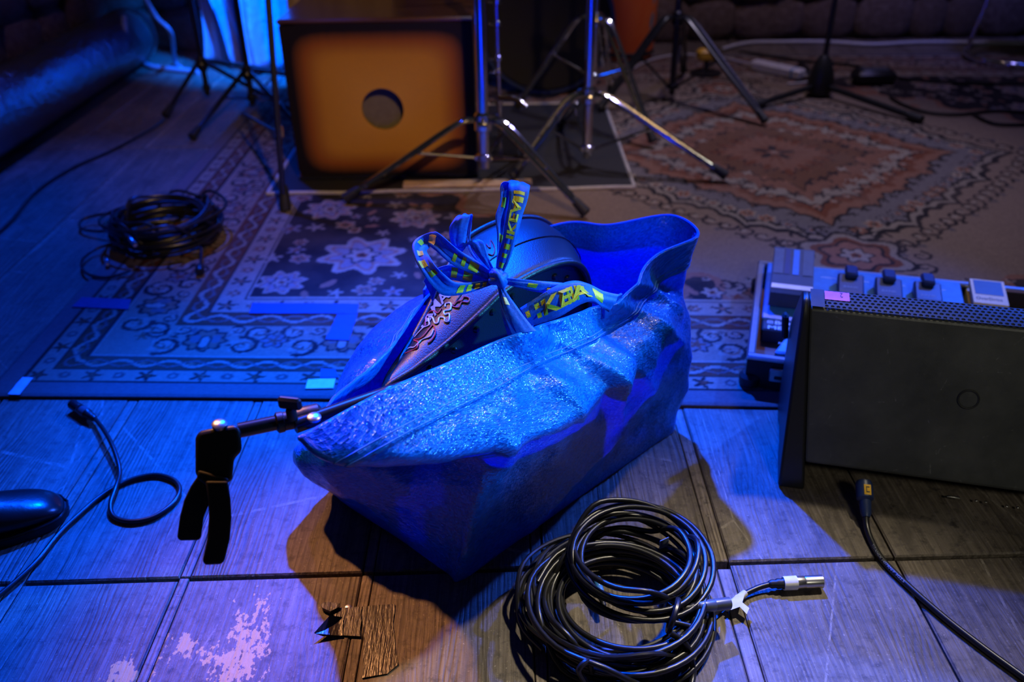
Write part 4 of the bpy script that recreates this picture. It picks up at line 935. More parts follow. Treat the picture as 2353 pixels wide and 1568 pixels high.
# strap from the front seam up to the knot
o, at, L = ribbon([(1172,770,1228,762,-.012), (1160,735,1206,735,-.012), (1152,700,1184,704,-.010), (1146,670,1164,672,-.006), (1140,642,1152,644,0)], 'handle', bag)
yellow_blocks(o, at, L, [(.52, .66, .25, .6), (.90, .95, .2, .7)], 1, 'pale_print')
# flat printed strap along the front rim
o, at, L = ribbon([(1196,712,1212,748,-.006), (1232,690,1246,738,-.008), (1275,664,1286,722,-.010), (1318,650,1332,696,-.008), (1350,655,1362,690,-.002), (1385,672,1382,704,.010), (1420,680,1400,714,.018)], 'handle', bag)
strap_text(o, at, L, 0.13, 1, True, 0.034); yellow_blocks(o, at, L, [(.03, .07, .3, .6), (.46, .485, .2, .8), (.50, .525, .2, .8), (.545, .565, .2, .8), (.62, .64, .25, .7), (.73, .86, .2, .75)], 1)
# thin twisted strap from the knot to the second seam
o, at, L = ribbon([(1148,636,1146,648,0), (1190,642,1186,660,-.004), (1240,648,1230,668,-.004), (1300,654,1290,676,.0), (1355,664,1345,690,.010), (1410,678,1395,705,.020)], 'handle', bag)
yellow_blocks(o, at, L, [(.25, .33, .3, .7), (.42, .52, .5, .85)], 1)
kn = PD(1145, 640, DK-0.006); km = MB()
for a_, r_, tl in ((0.0, 0.0105, 0.4), (1.1, 0.0095, -0.5), (2.3, 0.009, 0.9)):
    x, y, dd = frame(nrm((math.cos(a_), 0.4, math.sin(a_)+tl))); km.tube([kn+(x*math.cos(t)+y*math.sin(t))*r_ for t in np.linspace(0, 2*math.pi, 18)[:-1]], 0.0058, 8, True)
km.lathe(kn-V3((0.008, 0, 0)), (1, 0.2, 0.3), [(0, 0.004), (0.003, 0.009), (0.009, 0.011), (0.015, 0.009), (0.018, 0.004)], 14)
km.build('knot', MT['strap'], bag, True, 180)
for px, py in ((1200, 772), (1408, 700), (984, 668)):
    p = PLANE(px, py, B(0, -0.004, 0), DB) if px > 1000 else G(px, py, 0.36)
    ex = EB if px > 1000 else nrm(EB*0.6+DB*0.4); pm = MB(); pm.box((-0.021, -0.0022, -0.016), (0.021, 0.0022, 0.012), 0.001, lambda q, p=p, ex=ex: p+ex*q[0]+np.cross(V3((0, 0, 1)), ex)*q[1]+V3((0, 0, q[2]))); pm.build('seam_patch', MT['strap'], bag)

# ---------------------------------------------------------------- padded pedal case inside the bag
fp = [(.02,.08,.16),(-.02,.08,.26),(-.05,.08,.328),(.01,.08,.343),(.075,.08,.360),(.136,.08,.382),(.181,.08,.399),(.245,.08,.406),(.305,.08,.401),(.345,.08,.383),(.366,.08,.352),(.372,.08,.31),(.374,.08,.16)]
bp_ = [(.03,.12,.16),(.0,.11,.25),(-.03,.105,.315),(.045,.14,.340),(.11,.17,.365),(.175,.20,.398),(.238,.235,.410),(.300,.24,.418),(.36,.24,.413),(.415,.24,.396),(.458,.24,.362),(.474,.24,.33),(.476,.24,.16)]
fpc = crom([B(*p) for p in fp], 6); bpc = crom([B(*p) for p in bp_], 6)
pc = thing('pedal_case', 'black leatherette pedal case with flame embroidery inside the open carrier bag', 'case', B(0.2, 0.16, 0.16))
rows = []
for k in range(11):
    w_ = k/10; bul = 0.012*math.sin(math.pi*w_); cen = B(0.16, 0.15, 0.2)
    rows.append([f_*(1-w_)+b_*w_+nrm((f_+b_)/2-cen)*bul for f_, b_ in zip(fpc, bpc)])
fixn(MB().grid(rows).build('wrap_panel', MT['leather'], pc, True, 180)).modifiers.new('pad', 'SOLIDIFY').thickness = 0.004
for nm, cv, off in (('front_face', fpc, 0.008), ('back_face', bpc, -0.006)):
    cc_ = [p+DB*off for p in cv]; MB().add(cc_+[B(0.14, 0.08 if off > 0 else 0.2, 0.22)+DB*off], [(i, i+1, len(cc_)) for i in range(len(cc_)-1)]).build(nm, MT['leather'], pc, False)
    MB().tube([p+V3((0, 0, 0.001)) for p in cv], 0.0055, 10).build('piping', MT['leather'], pc)
for k in range(9, len(fpc)-9, 5):
    q = fpc[k]; inw = nrm(B(0.14, 0.08, 0.2)-q); p = q+inw*0.026+DB*0.009; MB().lathe(p, -DB, [(0, 0.006), (0.0025, 0.0055), (0.005, 0.003)], 12).build('stud', MT['black_metal'], pc)
MB().tube([fpc[i]*0.55+bpc[i]*0.45+nrm(fpc[i]-B(0.16, 0.15, 0.2))*0.0125 for i in range(26, len(fpc)-7)], 0.0011, 5).build('seam', MT['leather'], pc)
from mathutils.bvhtree import BVHTree
_fl = [Vector(p) for r_ in rows for p in r_]; _nc = len(rows[0])
bvh = BVHTree.FromPolygons(_fl, [(i*_nc+j, i*_nc+j+1, (i+1)*_nc+j+1, (i+1)*_nc+j) for i in range(len(rows)-1) for j in range(_nc-1)])
pl1 = pl2 = None
def surf(px, py, pln=None, off=0.0012):
    r_ = Vector(ray(px, py)).normalized(); h = bvh.ray_cast(Vector(CAM), r_)
    if h[0] is None: h = bvh.find_nearest(Vector(PD(px, py, DK+0.06)))
    n_ = h[1] if h[1].dot(r_) < 0 else -h[1]; return np.array(h[0]+n_*off)
def emb(name, pts, mat, pln, r=0.0010):
    q = [surf(900+x/3.734, 400+y/3.734, pln) for x, y in pts]; MB().tube(crom(q, 4), r, 6).build(name, MT[mat], pc)
emb('flame_embroidery', [(160,1370),(205,1345),(240,1300),(285,1320),(325,1300),(322,1245),(352,1235),(372,1285),(400,1280),(412,1238),(452,1240),(458,1270),(490,1268),(494,1205),(458,1212),(452,1180),(505,1165),(508,1115),(468,1118),(462,1145)], 'thread_white', pl1, 0.0012)
emb('flame_embroidery', [(85,1480),(120,1530),(165,1495),(200,1490),(260,1430),(330,1400),(362,1340)], 'thread_white', pl1)
emb('flame_embroidery', [(120,1545),(210,1505),(230,1450),(195,1430),(260,1410),(330,1330),(360,1305),(378,1370),(345,1430),(310,1455)], 'thread_red', pl1)
emb('flame_embroidery', [(520,1140),(575,1150),(600,1105),(655,1105),(665,1070),(620,1060),(600,1090),(560,1100),(535,1130)], 'thread_red', pl1)
emb('flame_embroidery', [(260,1270),(300,1240),(330,1190),(370,1180),(400,1200),(430,1160)], 'thread_red', pl1)
emb('flame_embroidery', [(815,610),(845,640),(850,570),(885,640),(870,700),(830,690)], 'thread_red', pl2)
def tama(x, y):      # x 0..~2.9 along the word, y 0..0.73 letter height
    u = x/2.75; v_ = y/0.73
    return surf(962+74*u-15*v_, 758-76*u-15*v_, None, 0.0016)
letters('TAMA', 'lettering', MT['thread_grey'], pc, tama, 0.02)

# ---------------------------------------------------------------- boom arm with microphone clip
ZB = 0.374
ba, bb_ = G(740, 957, ZB), G(860, 915, ZB); hinge = G(512, 1003, ZB+0.004); bdir = nrm(bb_-ba); bdir0 = nrm(ba-hinge)
bm = thing('microphone_boom', 'black microphone boom arm with rubber clip sticking out of the blue bag', 'microphone boom', ba)
inner = [bb_, bb_+bdir*0.03, B(-0.02, 0.036, 0.35), B(0.12, 0.04, 0.31)]
MB().tube(crom([ba-bdir*0.035, ba, *inner], 6), 0.0095, 14).build('outer_tube', MT['black_metal'], bm)
thin0 = G(548, 990, ZB+0.003); thin1 = G(700, 958, ZB)
MB().tube([thin0, thin1], 0.0092, 14).build('inner_rod', MT['black_metal'], bm)
td = nrm(thin1-thin0)
cl = MB().lathe(G(633, 973, ZB+0.001), td, [(0, 0.0095), (0.002, 0.0128), (0.009, 0.0128), (0.010, 0.0115), (0.030, 0.0118), (0.034, 0.0135), (0.052, 0.0135), (0.056, 0.0095)], 20).build('clutch', MT['black_plastic'], bm)
kp = G(672, 962, ZB+0.010); MB().lathe(kp, (0, -0.05, 1), [(0, 0.0065), (0.012, 0.0065), (0.016, 0.005)], 12).build('screw_stem', MT['black_plastic'], bm)
kq = kp+V3((0, 0, 0.014)); kd = nrm(V3((0.97, -0.2, 0))); kmap = lambda q: kq+kd*q[0]+np.cross(V3((0, 0, 1)), kd)*q[1]+V3((0, 0, q[2]))
MB().box((-0.0145, -0.0045, 0), (0.0145, 0.0045, 0.016), 0.003, kmap).build('wing_knob', MT['black_plastic'], bm)
MB().lathe(G(722, 962, ZB+0.010), (0.1, -0.1, 1), [(0, 0.0085), (0.003, 0.0085), (0.0045, 0.006)], 16).build('rivet', MT['nickel'], bm)
hd = float((hinge-CAM)@FW)
def extr(poly, dep, thick, name, parent, mat, bev=0.003, depf=None):
    m_ = MB(); fn = depf or (lambda p: dep); m_.prism(poly, lambda p: PD(p[0], p[1], fn(p)-thick/2), lambda p: PD(p[0], p[1], fn(p)+thick/2))
    o = fixn(m_.build(name, mat, parent, True, 35)); bv = o.modifiers.new('edge', 'BEVEL'); bv.width = bev; bv.segments = 3; bv.limit_method = 'ANGLE'; return o
clip = extr([(449,1010),(452,996),(463,990),(500,982),(545,976),(553,992),(556,1040),(538,1052),(534,1100),(527,1112),(482,1110),(449,1095)], hd, 0.030, 'clip_body', bm, MT['black_plastic'], 0.006)
MB().lathe(G(505, 980, ZB+0.020), (0.1, -0.1, 1), [(0, 0.0085), (0.004, 0.009), (0.006, 0.006)], 16).build('rivet', MT['nickel'], bm)
extr([(456,1092),(484,1106),(480,1135),(480,1160),(468,1190),(462,1236),(456,1242),(414,1243),(407,1236),(413,1190),(423,1150),(438,1118)], hd, 0.024, 'clip_jaw', bm, MT['rubber'], 0.003, lambda p: hd+0.004+0.00004*(p[1]-1090))
extr([(472,1106),(524,1106),(530,1150),(532,1190),(528,1240),(516,1290),(508,1297),(472,1299),(465,1290),(476,1240),(480,1190),(478,1150)], hd, 0.026, 'clip_jaw', bm, MT['rubber'], 0.003, lambda p: hd-0.012-0.00002*(p[1]-1106))
extr([(455,1080),(527,1100),(523,1118),(480,1120),(452,1100)], hd-0.004, 0.034, 'clip_collar', bm, MT['rubber'], 0.003)

# ================================================================ STAGE MONITOR (right)
am0 = V3((0.498, 1.193, 0)); ae = V3((0.967, -0.256, 0)); an = V3((0.256, 0.967, 0))
def AM(x, y, z): return am0+ae*(x-0.036*z/0.32)+an*y+V3((0, 0, z))
AWD = 0.64
amp = thing('stage_monitor', 'black wedge stage monitor seen from behind with pink sticker on its grille', 'speaker', AM(0.3, 0.18, 0))
prof = [(0.0, 0.052), (0.004, 0.058), (0.056, 0.306), (0.062, 0.312), (0.37, 0.12), (0.37, 0.03), (0.03, 0.03)]
MB().prism([(0.0, 0.052), (0.060, 0.312), (0.100, 0.3215), (0.235, 0.18), (0.235, 0.03), (0.03, 0.03)], lambda p: AM(0.0, *p), lambda p: AM(AWD, *p)).build('cabinet', MT['amp'], amp, False)
fixn(amp.children[-1]); bv = amp.children[-1].modifiers.new('edge', 'BEVEL'); bv.width = 0.004; bv.segments = 2
def cheek(x0, sg):
    po = [(-0.012, 0.0), (-0.014, 0.03), (0.0, 0.06), (0.048, 0.296), (0.053, 0.314), (0.064, 0.326), (0.080, 0.329), (0.100, 0.324), (0.15, 0.275), (0.238, 0.185), (0.242, 0.03), (0.238, 0.0), (0.18, 0.0), (0.17, 0.018), (0.09, 0.018), (0.08, 0.0)]
    o = fixn(MB().prism(po, lambda p: AM(x0, *p), lambda p: AM(x0+sg*(0.010+0.034*max(0, 1-p[1]/0.34)), *p)).build('side_cheek', MT['black_plastic'], amp, True, 30)); b_ = o.modifiers.new('edge', 'BEVEL'); b_.width = 0.005; b_.segments = 3; b_.limit_method = 'ANGLE'; return o
ck = cheek(0.0, -1); cheek(AWD, 1)
pc0 = AM(-0.036, 0.06, 0.16)
MB().box((0, 0, 0), (0.012, 0.02, 0.05), 0.004, lambda q: AM(-0.036+q[0]-0.004, 0.20+q[1], 0.17+q[2])).build('cheek_button', MT['rubber'], ck)
# perforated grille on the top, real holes
gx0, gx1 = 0.022, AWD-0.02; pitch = 0.0088
def GT(x, w_, off=0.0):     # w_ 0..1 from front edge to ridge, then bending over the ridge
    y = 0.0585+0.043*w_; z = 0.3135+0.0100*math.sin(min(w_, 1.3)*1.25); return AM(x, y, z+off)
gm = MB(); nx = int((gx1-gx0)/pitch); ny = 6
for r_ in range(ny):
    for c_ in range(nx):
        cx_ = gx0+(c_+0.5+(0.5 if r_ % 2 else 0))*pitch; cy_ = (r_+0.5)/ny; hw, hh = pitch/2, 0.5/ny; inn = []; out = []
        for k in range(8):
            a_ = math.pi/4*k+math.pi/8; ca, sa = math.cos(a_), math.sin(a_); inn.append((cx_+0.70*hw*ca, cy_+0.70*hh*sa)); mxx = max(abs(ca), abs(sa)); 
        out = [(cx_+hw, cy_+hh*0.41), (cx_+hw*0.41, cy_+hh), (cx_-hw*0.41, cy_+hh), (cx_-hw, cy_+hh*0.41), (cx_-hw, cy_-hh*0.41), (cx_-hw*0.41, cy_-hh), (cx_+hw*0.41, cy_-hh), (cx_+hw, cy_-hh*0.41)]
        cor = [(cx_+hw, cy_+hh), (cx_-hw, cy_+hh), (cx_-hw, cy_-hh), (cx_+hw, cy_-hh)]
        vs = [GT(*p, 0.004) for p in inn]+[GT(*p, 0.004) for p in out]+[GT(*p, 0.004) for p in cor]+[GT(*p, 0.0012) for p in inn]
        fs = [(k, 8+k, 8+(k+1) % 8, (k+1) % 8) for k in range(8)]+[(8, 16, 9), (10, 17, 11), (12, 18, 13), (14, 19, 15)]+[(20+k, k, (k+1) % 8, 20+(k+1) % 8) for k in range(8)]
        gm.add(vs, fs)
gm.build('grille', MT['grille'], amp, False)
# flat black edge bar at the grille end + sticker
MB().grid([[GT(x, w_, 0.0042) for w_ in (0, .25, .5, .75, 1)] for x in (0.002, 0.0235)]).build('grille_end', MT['grille'], amp)
sx0, sx1 = 0.024, 0.062; stk = MB().grid([[GT(sx0+(sx1-sx0)*i/4, 0.40+0.50*j/4, 0.0052) for j in range(5)] for i in range(5)]).build('sticker', MT['pink'], amp)
letters('2', 'sticker_number', MT['ink'], stk, lambda x, y: GT(sx1-0.010-x*0.010, 0.83-0.38*y, 0.0058))
def FC(x, t, off=0.0): return AM(x, 0.060*t, 0.052+0.260*t)-an*off   # point on the face towards the camera
fn_ = nrm(np.cross(ae, V3(FC(0, 1))-V3(FC(0, 0)))); fn_ = fn_ if fn_[1] < 0 else -fn_
pcap = PLANE(2225, 918, FC(0, 0), fn_)
x_, y_, _ = frame(fn_); rg = MB(); cir = np.linspace(0, 2*math.pi, 33)[:-1]
rg.tube([pcap+(x_*math.cos(t)+y_*math.sin(t))*0.0150+fn_*0.0005 for t in cir], 0.0018, 8, True).build('pole_cap', MT['rubber'], amp)
MB().lathe(pcap-fn_*0.001, fn_, [(0, 0.0135), (0.002, 0.0135)], 28).build('pole_cap_disc', MT['amp'], amp)
for px, py, l_ in ((2175, 1142, .03), (2240, 1152, .006), (2262, 1155, .006), (2310, 1165, .006), (2335, 1168, .006)):
    p = PLANE(px, py, AM(0, 0.012, 0.05), V3((0.25, 0.96, 0.02))); MB().box((0, -0.002, 0), (l_*0.7, 0.002, 0.0025), 0.0006, lambda q, p=p: p+ae*q[0]+an*q[1]+V3((0, 0, q[2]))).build('socket_glint', MT['nickel'], amp)  # added nickel bits that stand for glints along the monitor's lower edge
# power lead with blue locking plug
cj0 = G(1985, 1108, 0.045); cj1 = G(1990, 1185, 0.018); pw = thing('power_lead', 'thick black power lead with blue plug under the stage monitor', 'cable', V3((0.6, 1.0, 0)))
dd = nrm(cj1-cj0); MB().lathe(cj0, dd, [(0, 0.012), (0.004, 0.0135), (0.030, 0.0135), (0.034, 0.0095), (0.056, 0.0085), (0.062, 0.006)], 18).build('plug', MT['dark_blue'], pw)
lab = MB().box((-0.0055, -0.0005, 0), (0.0055, 0.0006, 0.018), 0.0003, lambda q: cj0+dd*(0.006+q[2])+V3((q[0]*0.97, -0.0098+q[0]*-0.2, 0.0098+q[1]))).build('plug_label', MT['yellow_paint'], pw)
for a_, b_ in (((-.0022, .004), (-.0012, .014)), ((-.0022, .004), (.003, .0055)), ((-.0022, .0125), (.003, .014))):
    MB().box((a_[0], -0.0002, a_[1]), (b_[0], 0.0009, b_[1]), 0, lambda q: cj0+dd*(0.006+q[2])+V3((q[0]*0.97, -0.0099+q[0]*-0.2, 0.0099+q[1]))).build('label_mark', MT['ink'], lab)
lead = crom([cj0+dd*0.058, G(1992, 1212, 0.010), G(2003, 1245, 0.006), G(2030, 1290, 0.0055), G(2090, 1350, 0.0055), G(2170, 1420, 0.0055), G(2260, 1490, 0.0055), G(2353, 1558, 0.0055), G(2450, 1630, 0.0055)], 8)
ld = MB().tube(lead, 0.0050, 12).build('cord', MT['cable'], pw)
def on_lead(t, u):  # lettering printed along the cord
    L_ = np.concatenate([[0], np.cumsum([np.linalg.norm(lead[i+1]-lead[i]) for i in range(len(lead)-1)])]); i = min(int(np.searchsorted(L_, t, 'right')-1), len(lead)-2); f_ = (t-L_[i])/(L_[i+1]-L_[i]); p = lead[i]*(1-f_)+lead[i+1]*f_; tg = nrm(lead[i+1]-lead[i]); sd_ = np.cross(V3((0, 0, 1)), tg); an_ = 0.9+u; return p+(sd_*-math.cos(an_)+V3((0, 0, 1))*math.sin(an_))*0.0052
letters('TITANEX H07RN-F 3G2.5', 'cord_print', MT['thread_grey'], ld, lambda x, y: on_lead(0.06+x*0.0075, (y-0.3)*1.0))

# ================================================================ PEDALBOARD
po_ = V3((0.463, 1.494, 0)); px_ = V3((0.958, -0.287, 0)); py_ = V3((0.287, 0.958, 0))
def PB(x, y, z): return po_+px_*x+py_*y+V3((0, 0, RZ+z))
pbq = thing('pedalboard_case', 'open black pedalboard flight case with aluminium edges on the rug', 'pedalboard', PB(0.38, 0.23, 0))
PW, PDp, PH = 0.76, 0.45, 0.062
MB().box((0.012, 0.012, 0.004), (PW-0.012, PDp-0.012, 0.016), 0, lambda q: PB(*q)).build('base_board', MT['brown_felt'], pbq, False)
for nm, lo, hi in (('front_wall', (0, 0, 0.002), (PW, 0.012, PH)), ('rear_wall', (0, PDp-0.012, 0.002), (PW, PDp, PH)), ('side_wall', (0, 0.0125, 0.002), (0.012, PDp-0.0125, PH)), ('side_wall', (PW-0.012, 0.0125, 0.002), (PW, PDp-0.0125, PH))):
    wl_ = MB().box(lo, hi, 0.001, lambda q: PB(*q)).build(nm, MT['black_plastic'], pbq)
    lo2 = (lo[0]-0.002, lo[1]-0.002, PH); hi2 = (hi[0]+0.002, hi[1]+0.002, PH+0.010); MB().box(lo2, hi2, 0.003, lambda q: PB(*q)).build('edge_profile', MT['alu'], wl_)
for x, y in ((0, 0), (PW, 0), (0, PDp), (PW, PDp)):
    sx, sy = (1 if x == 0 else -1), (1 if y == 0 else -1); MB().lathe(PB(x+sx*0.010, y+sy*0.010, 0.0), (0, 0, 1), [(0, 0.012), (0.004, 0.021), (0.022, 0.022), (0.028, 0.015)], 16).build('ball_corner', MT['black_plastic'], pbq)
lt_ = MB().box((0.045, -0.007, 0.022), (0.105, -0.0004, 0.052), 0.002, lambda q: PB(*q)).build('latch', MT['nickel'], pbq)
MB().box((0.055, -0.010, 0.030), (0.095, -0.0072, 0.036), 0.001, lambda q: PB(*q)).build('latch_tongue', MT['black_metal'], lt_)
# multi-effects unit
fz = 0.0165
mu = thing('multi_effects_unit', 'long blue-lit multi-effects unit with expression pedal in the pedalboard case', 'effects unit', PB(0.28, 0.3, fz))
fixn(MB().prism([(0.20, 0.0), (0.20, 0.036), (0.215, 0.040), (0.43, 0.062), (0.434, 0.058), (0.434, 0.0)], lambda p: PB(0.020, p[0], fz+p[1]), lambda p: PB(0.437, p[0], fz+p[1])).build('body', MT['pedal_blue'], mu, False)); mu.children[-1].modifiers.new('edge', 'BEVEL').width = 0.002
MB().box((0.022, 0.155, 0), (0.15, 0.1995, 0.034), 0.003, lambda q: PB(q[0], q[1], fz+q[2])).build('label_plate', MT['pedal_cover'], mu); lpz = mu.children[-1]
bl, wl2 = letters('BOSS', 'maker_lettering', MT['white_print'], lpz, lambda x, y: PB(0.048+x*0.024, 0.181+y*0.022, fz+0.0345), 0.02)
letters('ME-5', 'model_lettering', MT['white_print'], lpz, lambda x, y: PB(0.034+x*0.026, 0.158+y*0.020, fz+0.0345), 0.02)
for a_, b_ in (((0, 0), (.012, .0022)), ((0, .0118), (.012, .014)), ((0, 0), (.0022, .014)), ((.0098, 0), (.012, .014)), ((.0045, .005), (.0075, .009))): MB().box((0.032+a_[0], 0.181+a_[1], 0.034), (0.032+b_[0], 0.181+b_[1], 0.0346), 0, lambda q: PB(q[0], q[1], fz+q[2])).build('logo_mark', MT['white_print'], lpz, False)
tr = fixn(MB().prism([(0.235, 0.050), (0.235, 0.082), (0.245, 0.088), (0.41, 0.112), (0.415, 0.104), (0.40, 0.075)], lambda p: PB(0.030, p[0], fz+p[1]), lambda p: PB(0.118, p[0], fz+p[1])).build('expression_pedal', MT['pedal_cover'], mu, False))
def TRD(x, t, off): return PB(x, 0.246+0.160*t, fz+0.0885+0.0235*t+off)
MB().grid([[TRD(x, t, 0.0008) for t in (0.0, 0.1)] for x in (0.031, 0.117)]).build('pedal_lip', MT['alu'], tr)
for k, (x0, x1, mt) in enumerate(((0.032, 0.052, 'pedal_grey'), (0.056, 0.066, 'dark_blue'), (0.073, 0.086, 'pedal_blue'), (0.094, 0.116, 'pedal_grey'))):
    MB().grid([[TRD(x, t, 0.0010) for t in (0.35, 0.98)] for x in (x0, x1)]).build('pedal_grip', MT[mt], tr)
for x in (0.173, 0.252, 0.332):
    pdl = fixn(MB().prism([(0.30, 0.050), (0.30, 0.066), (0.31, 0.070), (0.37, 0.082), (0.375, 0.078), (0.37, 0.055)], lambda p, x=x: PB(x, p[0], fz+p[1]), lambda p, x=x: PB(x+0.055, p[0], fz+p[1])).build('foot_pedal', MT['dark_blue'], mu, False)); pdl.modifiers.new('edge', 'BEVEL').width = 0.003
    MB().box((x+0.014, 0.35, 0.078), (x+0.041, 0.395, 0.093), 0.004, lambda q: PB(q[0], q[1], fz+q[2])).build('pedal_back', MT['dark_blue'], pdl)
    letters('BANK', 'pedal_lettering', MT['thread_grey'], pdl, lambda a, b, x=x: PB(x+0.012+a*0.012, 0.318+b*0.010, fz+0.0722+b*0.002), 0.0)
for x in (0.150, 0.178, 0.198, 0.222, 0.248, 0.262, 0.282, 0.302, 0.325, 0.345, 0.365, 0.392, 0.418):
    y = 0.265+0.012*((int(x*1000) // 20) % 2); MB().lathe(PB(x, y, fz+0.0435), (0, 0, 1), [(0, 0.007), (0.010, 0.0065), (0.014, 0.0055)], 12).build('knob', MT['black_plastic'], mu)
    MB().lathe(PB(x, y, fz+0.0576), (0, 0, 1), [(0, 0.0045), (0.0012, 0.004)], 10).build('knob_cap', MT['alu'], mu.children[-1])
for k in range(4): letters(('EXPRESSION', 'DRIVE', 'MOD', 'DELAY')[k], 'panel_lettering', MT['white_print'], mu, lambda a, b, k=k: PB((0.140, 0.228, 0.306, 0.386)[k]+a*0.006, 0.385+b*0.007, fz+0.0583+b*0.0007), 0.0)
# yellow pedal
yx, yy = 0.452, 0.305
yp_ = thing('yellow_pedal', 'compact yellow effects pedal at the right end of the pedalboard', 'effects pedal', PB(yx+0.035, yy+0.06, fz))
fixn(MB().prism([(0, 0), (0, 0.028), (0.04, 0.036), (0.125, 0.050), (0.125, 0)], lambda p: PB(yx, yy+p[0], fz+p[1]), lambda p: PB(yx+0.073, yy+p[0], fz+p[1])).build('body', MT['yellow_paint'], yp_, False)); yp_.children[-1].modifiers.new('edge', 'BEVEL').width = 0.002
def YT(x, y, o=0.0): return PB(yx+x, yy+0.035+y, fz+0.046+0.16*y+o)
MB().prism([(0.002, 0.0), (0.071, 0.0), (0.071, 0.088), (0.002, 0.088)], lambda p: YT(*p), lambda p: YT(*p, 0.014)).build('treadle', MT['pale_print'], yp_, False); tre = yp_.children[-1]
MB().grid([[YT(x, y, 0.0146) for y in (0.032, 0.084)] for x in (0.008, 0.065)]).build('rubber_pad', MT['pedal_cover'], tre)
letters('OverDrive', 'pedal_lettering', MT['ink'], tre, lambda a, b: YT(0.008+a*0.012, 0.012+b*0.014, 0.0148), 0.0)
for x in (0.014, 0.036, 0.058): MB().lathe(PB(yx+x, yy+0.016, fz+0.031), (0, 0, 1), [(0, 0.008), (0.014, 0.007), (0.016, 0.005)], 12).build('knob', MT['black_plastic'], yp_)
# small pale pedal
tx, ty = 0.062, 0.035
tp_ = thing('mini_pedal', 'small pale blue mini pedal at the front left of the pedalboard', 'effects pedal', PB(tx, ty, fz))
MB().box((tx-0.022, ty, 0), (tx+0.028, ty+0.030, 0.022), 0.003, lambda q: PB(q[0]+0.3*(q[1]-ty), q[1], fz+q[2])).build('body', MT['pedal_cover'], tp_)
MB().box((tx-0.020, ty+0.031, 0), (tx+0.028, ty+0.092, 0.034), 0.004, lambda q: PB(q[0]+0.3*(q[1]-ty), q[1], fz+q[2])).build('housing', MT['tuner_blue'], tp_)
for x in (-0.006, 0.016): MB().lathe(PB(tx+x, ty+0.014, fz+0.0215), (0, 0, 1), [(0, 0.008), (0.007, 0.0075), (0.009, 0.005)], 14).build('knob', MT['black_metal'], tp_)
letters('POLY', 'pedal_lettering', MT['white_print'], tp_, lambda a, b: PB(tx-0.004+a*0.009, ty+0.062+b*0.012, fz+0.0345), 0.0)
MB().box((tx-0.006, ty+0.094, 0), (tx+0.03, ty+0.112, 0.030), 0.003, lambda q: PB(q[0]+0.3*(q[1]-ty), q[1], fz+q[2])).build('plug', MT['yellow_paint'], tp_)

# ================================================================ CABLES IN FRONT
def xlr(parent, p, d_, boot='black_plastic', shell='nickel', s=1.0, tape=None):
    d_ = nrm(d_); MB().lathe(p, d_, [(0, 0.0045*s), (0.004*s, 0.0065*s), (0.010*s, 0.006*s), (0.013*s, 0.0078*s), (0.019*s, 0.0072*s), (0.024*s, 0.0092*s)], 16).build('boot', MT[boot], parent)
    MB().lathe(p+d_*0.024*s, d_, [(0, 0.0090*s), (0.001*s, 0.0097*s), (0.028*s, 0.0097*s), (0.029*s, 0.0092*s), (0.031*s, 0.0097*s), (0.055*s, 0.0097*s), (0.055*s, 0.0082*s), (0.045*s, 0.0080*s)], 20).build('shell', MT[shell], parent); sh = parent.children[-1]
    x, y, _ = frame(d_)
    for a in (0.5, 2.6, 4.7): MB().tube([p+d_*0.046*s+(x*math.cos(a)+y*math.sin(a))*0.004*s, p+d_*0.053*s+(x*math.cos(a)+y*math.sin(a))*0.004*s], 0.0012*s, 6).build('pin', MT['nickel'], sh)
def coil_path(c, r, turns, z0, dz, seed, tilt=0.02, ex=1.0, jit=0.012, rv=0.012):
    rs_ = random.Random(seed); pts = []; n = 12; ph0 = rs_.uniform(0, 6.28); prev = None
    K = int(turns*n); cxs = [(rs_.uniform(-jit, jit), rs_.uniform(-jit, jit), rs_.uniform(-rv, rv)) for _ in range(int(turns)+3)]
    for k in range(K+1):
        u = k/n; i = int(u); f_ = u-i; f_ = f_*f_*(3-2*f_); a = [cxs[i][q]*(1-f_)+cxs[i+1][q]*f_ for q in range(3)]
        th_ = ph0+2*math.pi*u; rr = r+a[2]; x = c[0]+a[0]+rr*math.cos(th_)*ex; y = c[1]+a[1]+rr*math.sin(th_)
        zz = z0+dz*((u*0.618) % 1.0)*turns+tilt*(0.5+0.5*math.sin(th_-0.5+i)); pts.append(V3((x, y, max(z0, zz))))
    return pts
RC = 0.0042
c1 = thing('cable_coil', 'tangled black cable coil lying lowest in front of the blue bag', 'cable', (0.15, 0.92, 0))
cp1 = coil_path((0.148, 0.905), 0.114, 14, 0.0046, 0.0030, 11, 0.014, 0.98, 0.016, 0.020); MB().tube(crom(cp1, 4), RC, 10).build('cord', MT['cable'], c1)
e1 = G(1395, 1330, 0.05); xlr(c1, G(1300, 1393, 0.03), nrm(G(1250, 1380, 0.028)-G(1300, 1393, 0.03)), 'black_plastic', 'nickel', 0.8)
xlr(c1, G(1388, 1395, 0.022), nrm(G(1375, 1345, 0.028)-G(1388, 1395, 0.022)), 'black_plastic', 'pedal_blue', 0.62)
tie = crom([G(1180+165, 1568, 0.03), G(1330, 1540, 0.055), G(1352, 1520, 0.06), G(1360, 1545, 0.03)], 5); MB().tube(tie, 0.004, 8).build('cable_tie', MT['cable'], c1)
c2 = thing('cable_coil', 'round black cable coil stacked on top with chrome microphone plug stretched to the right', 'cable', (0.18, 0.96, 0.05))
cp2 = coil_path((0.178, 0.958), 0.096, 9, 0.046, 0.0034, 23, 0.014, 0.96, 0.012, 0.014)
tail = [G(1585, 1440, 0.045), G(1620, 1420, 0.02), G(1660, 1398, 0.0075), G(1700, 1372, 0.007), G(1740, 1352, 0.009), G(1770, 1343, 0.011)]
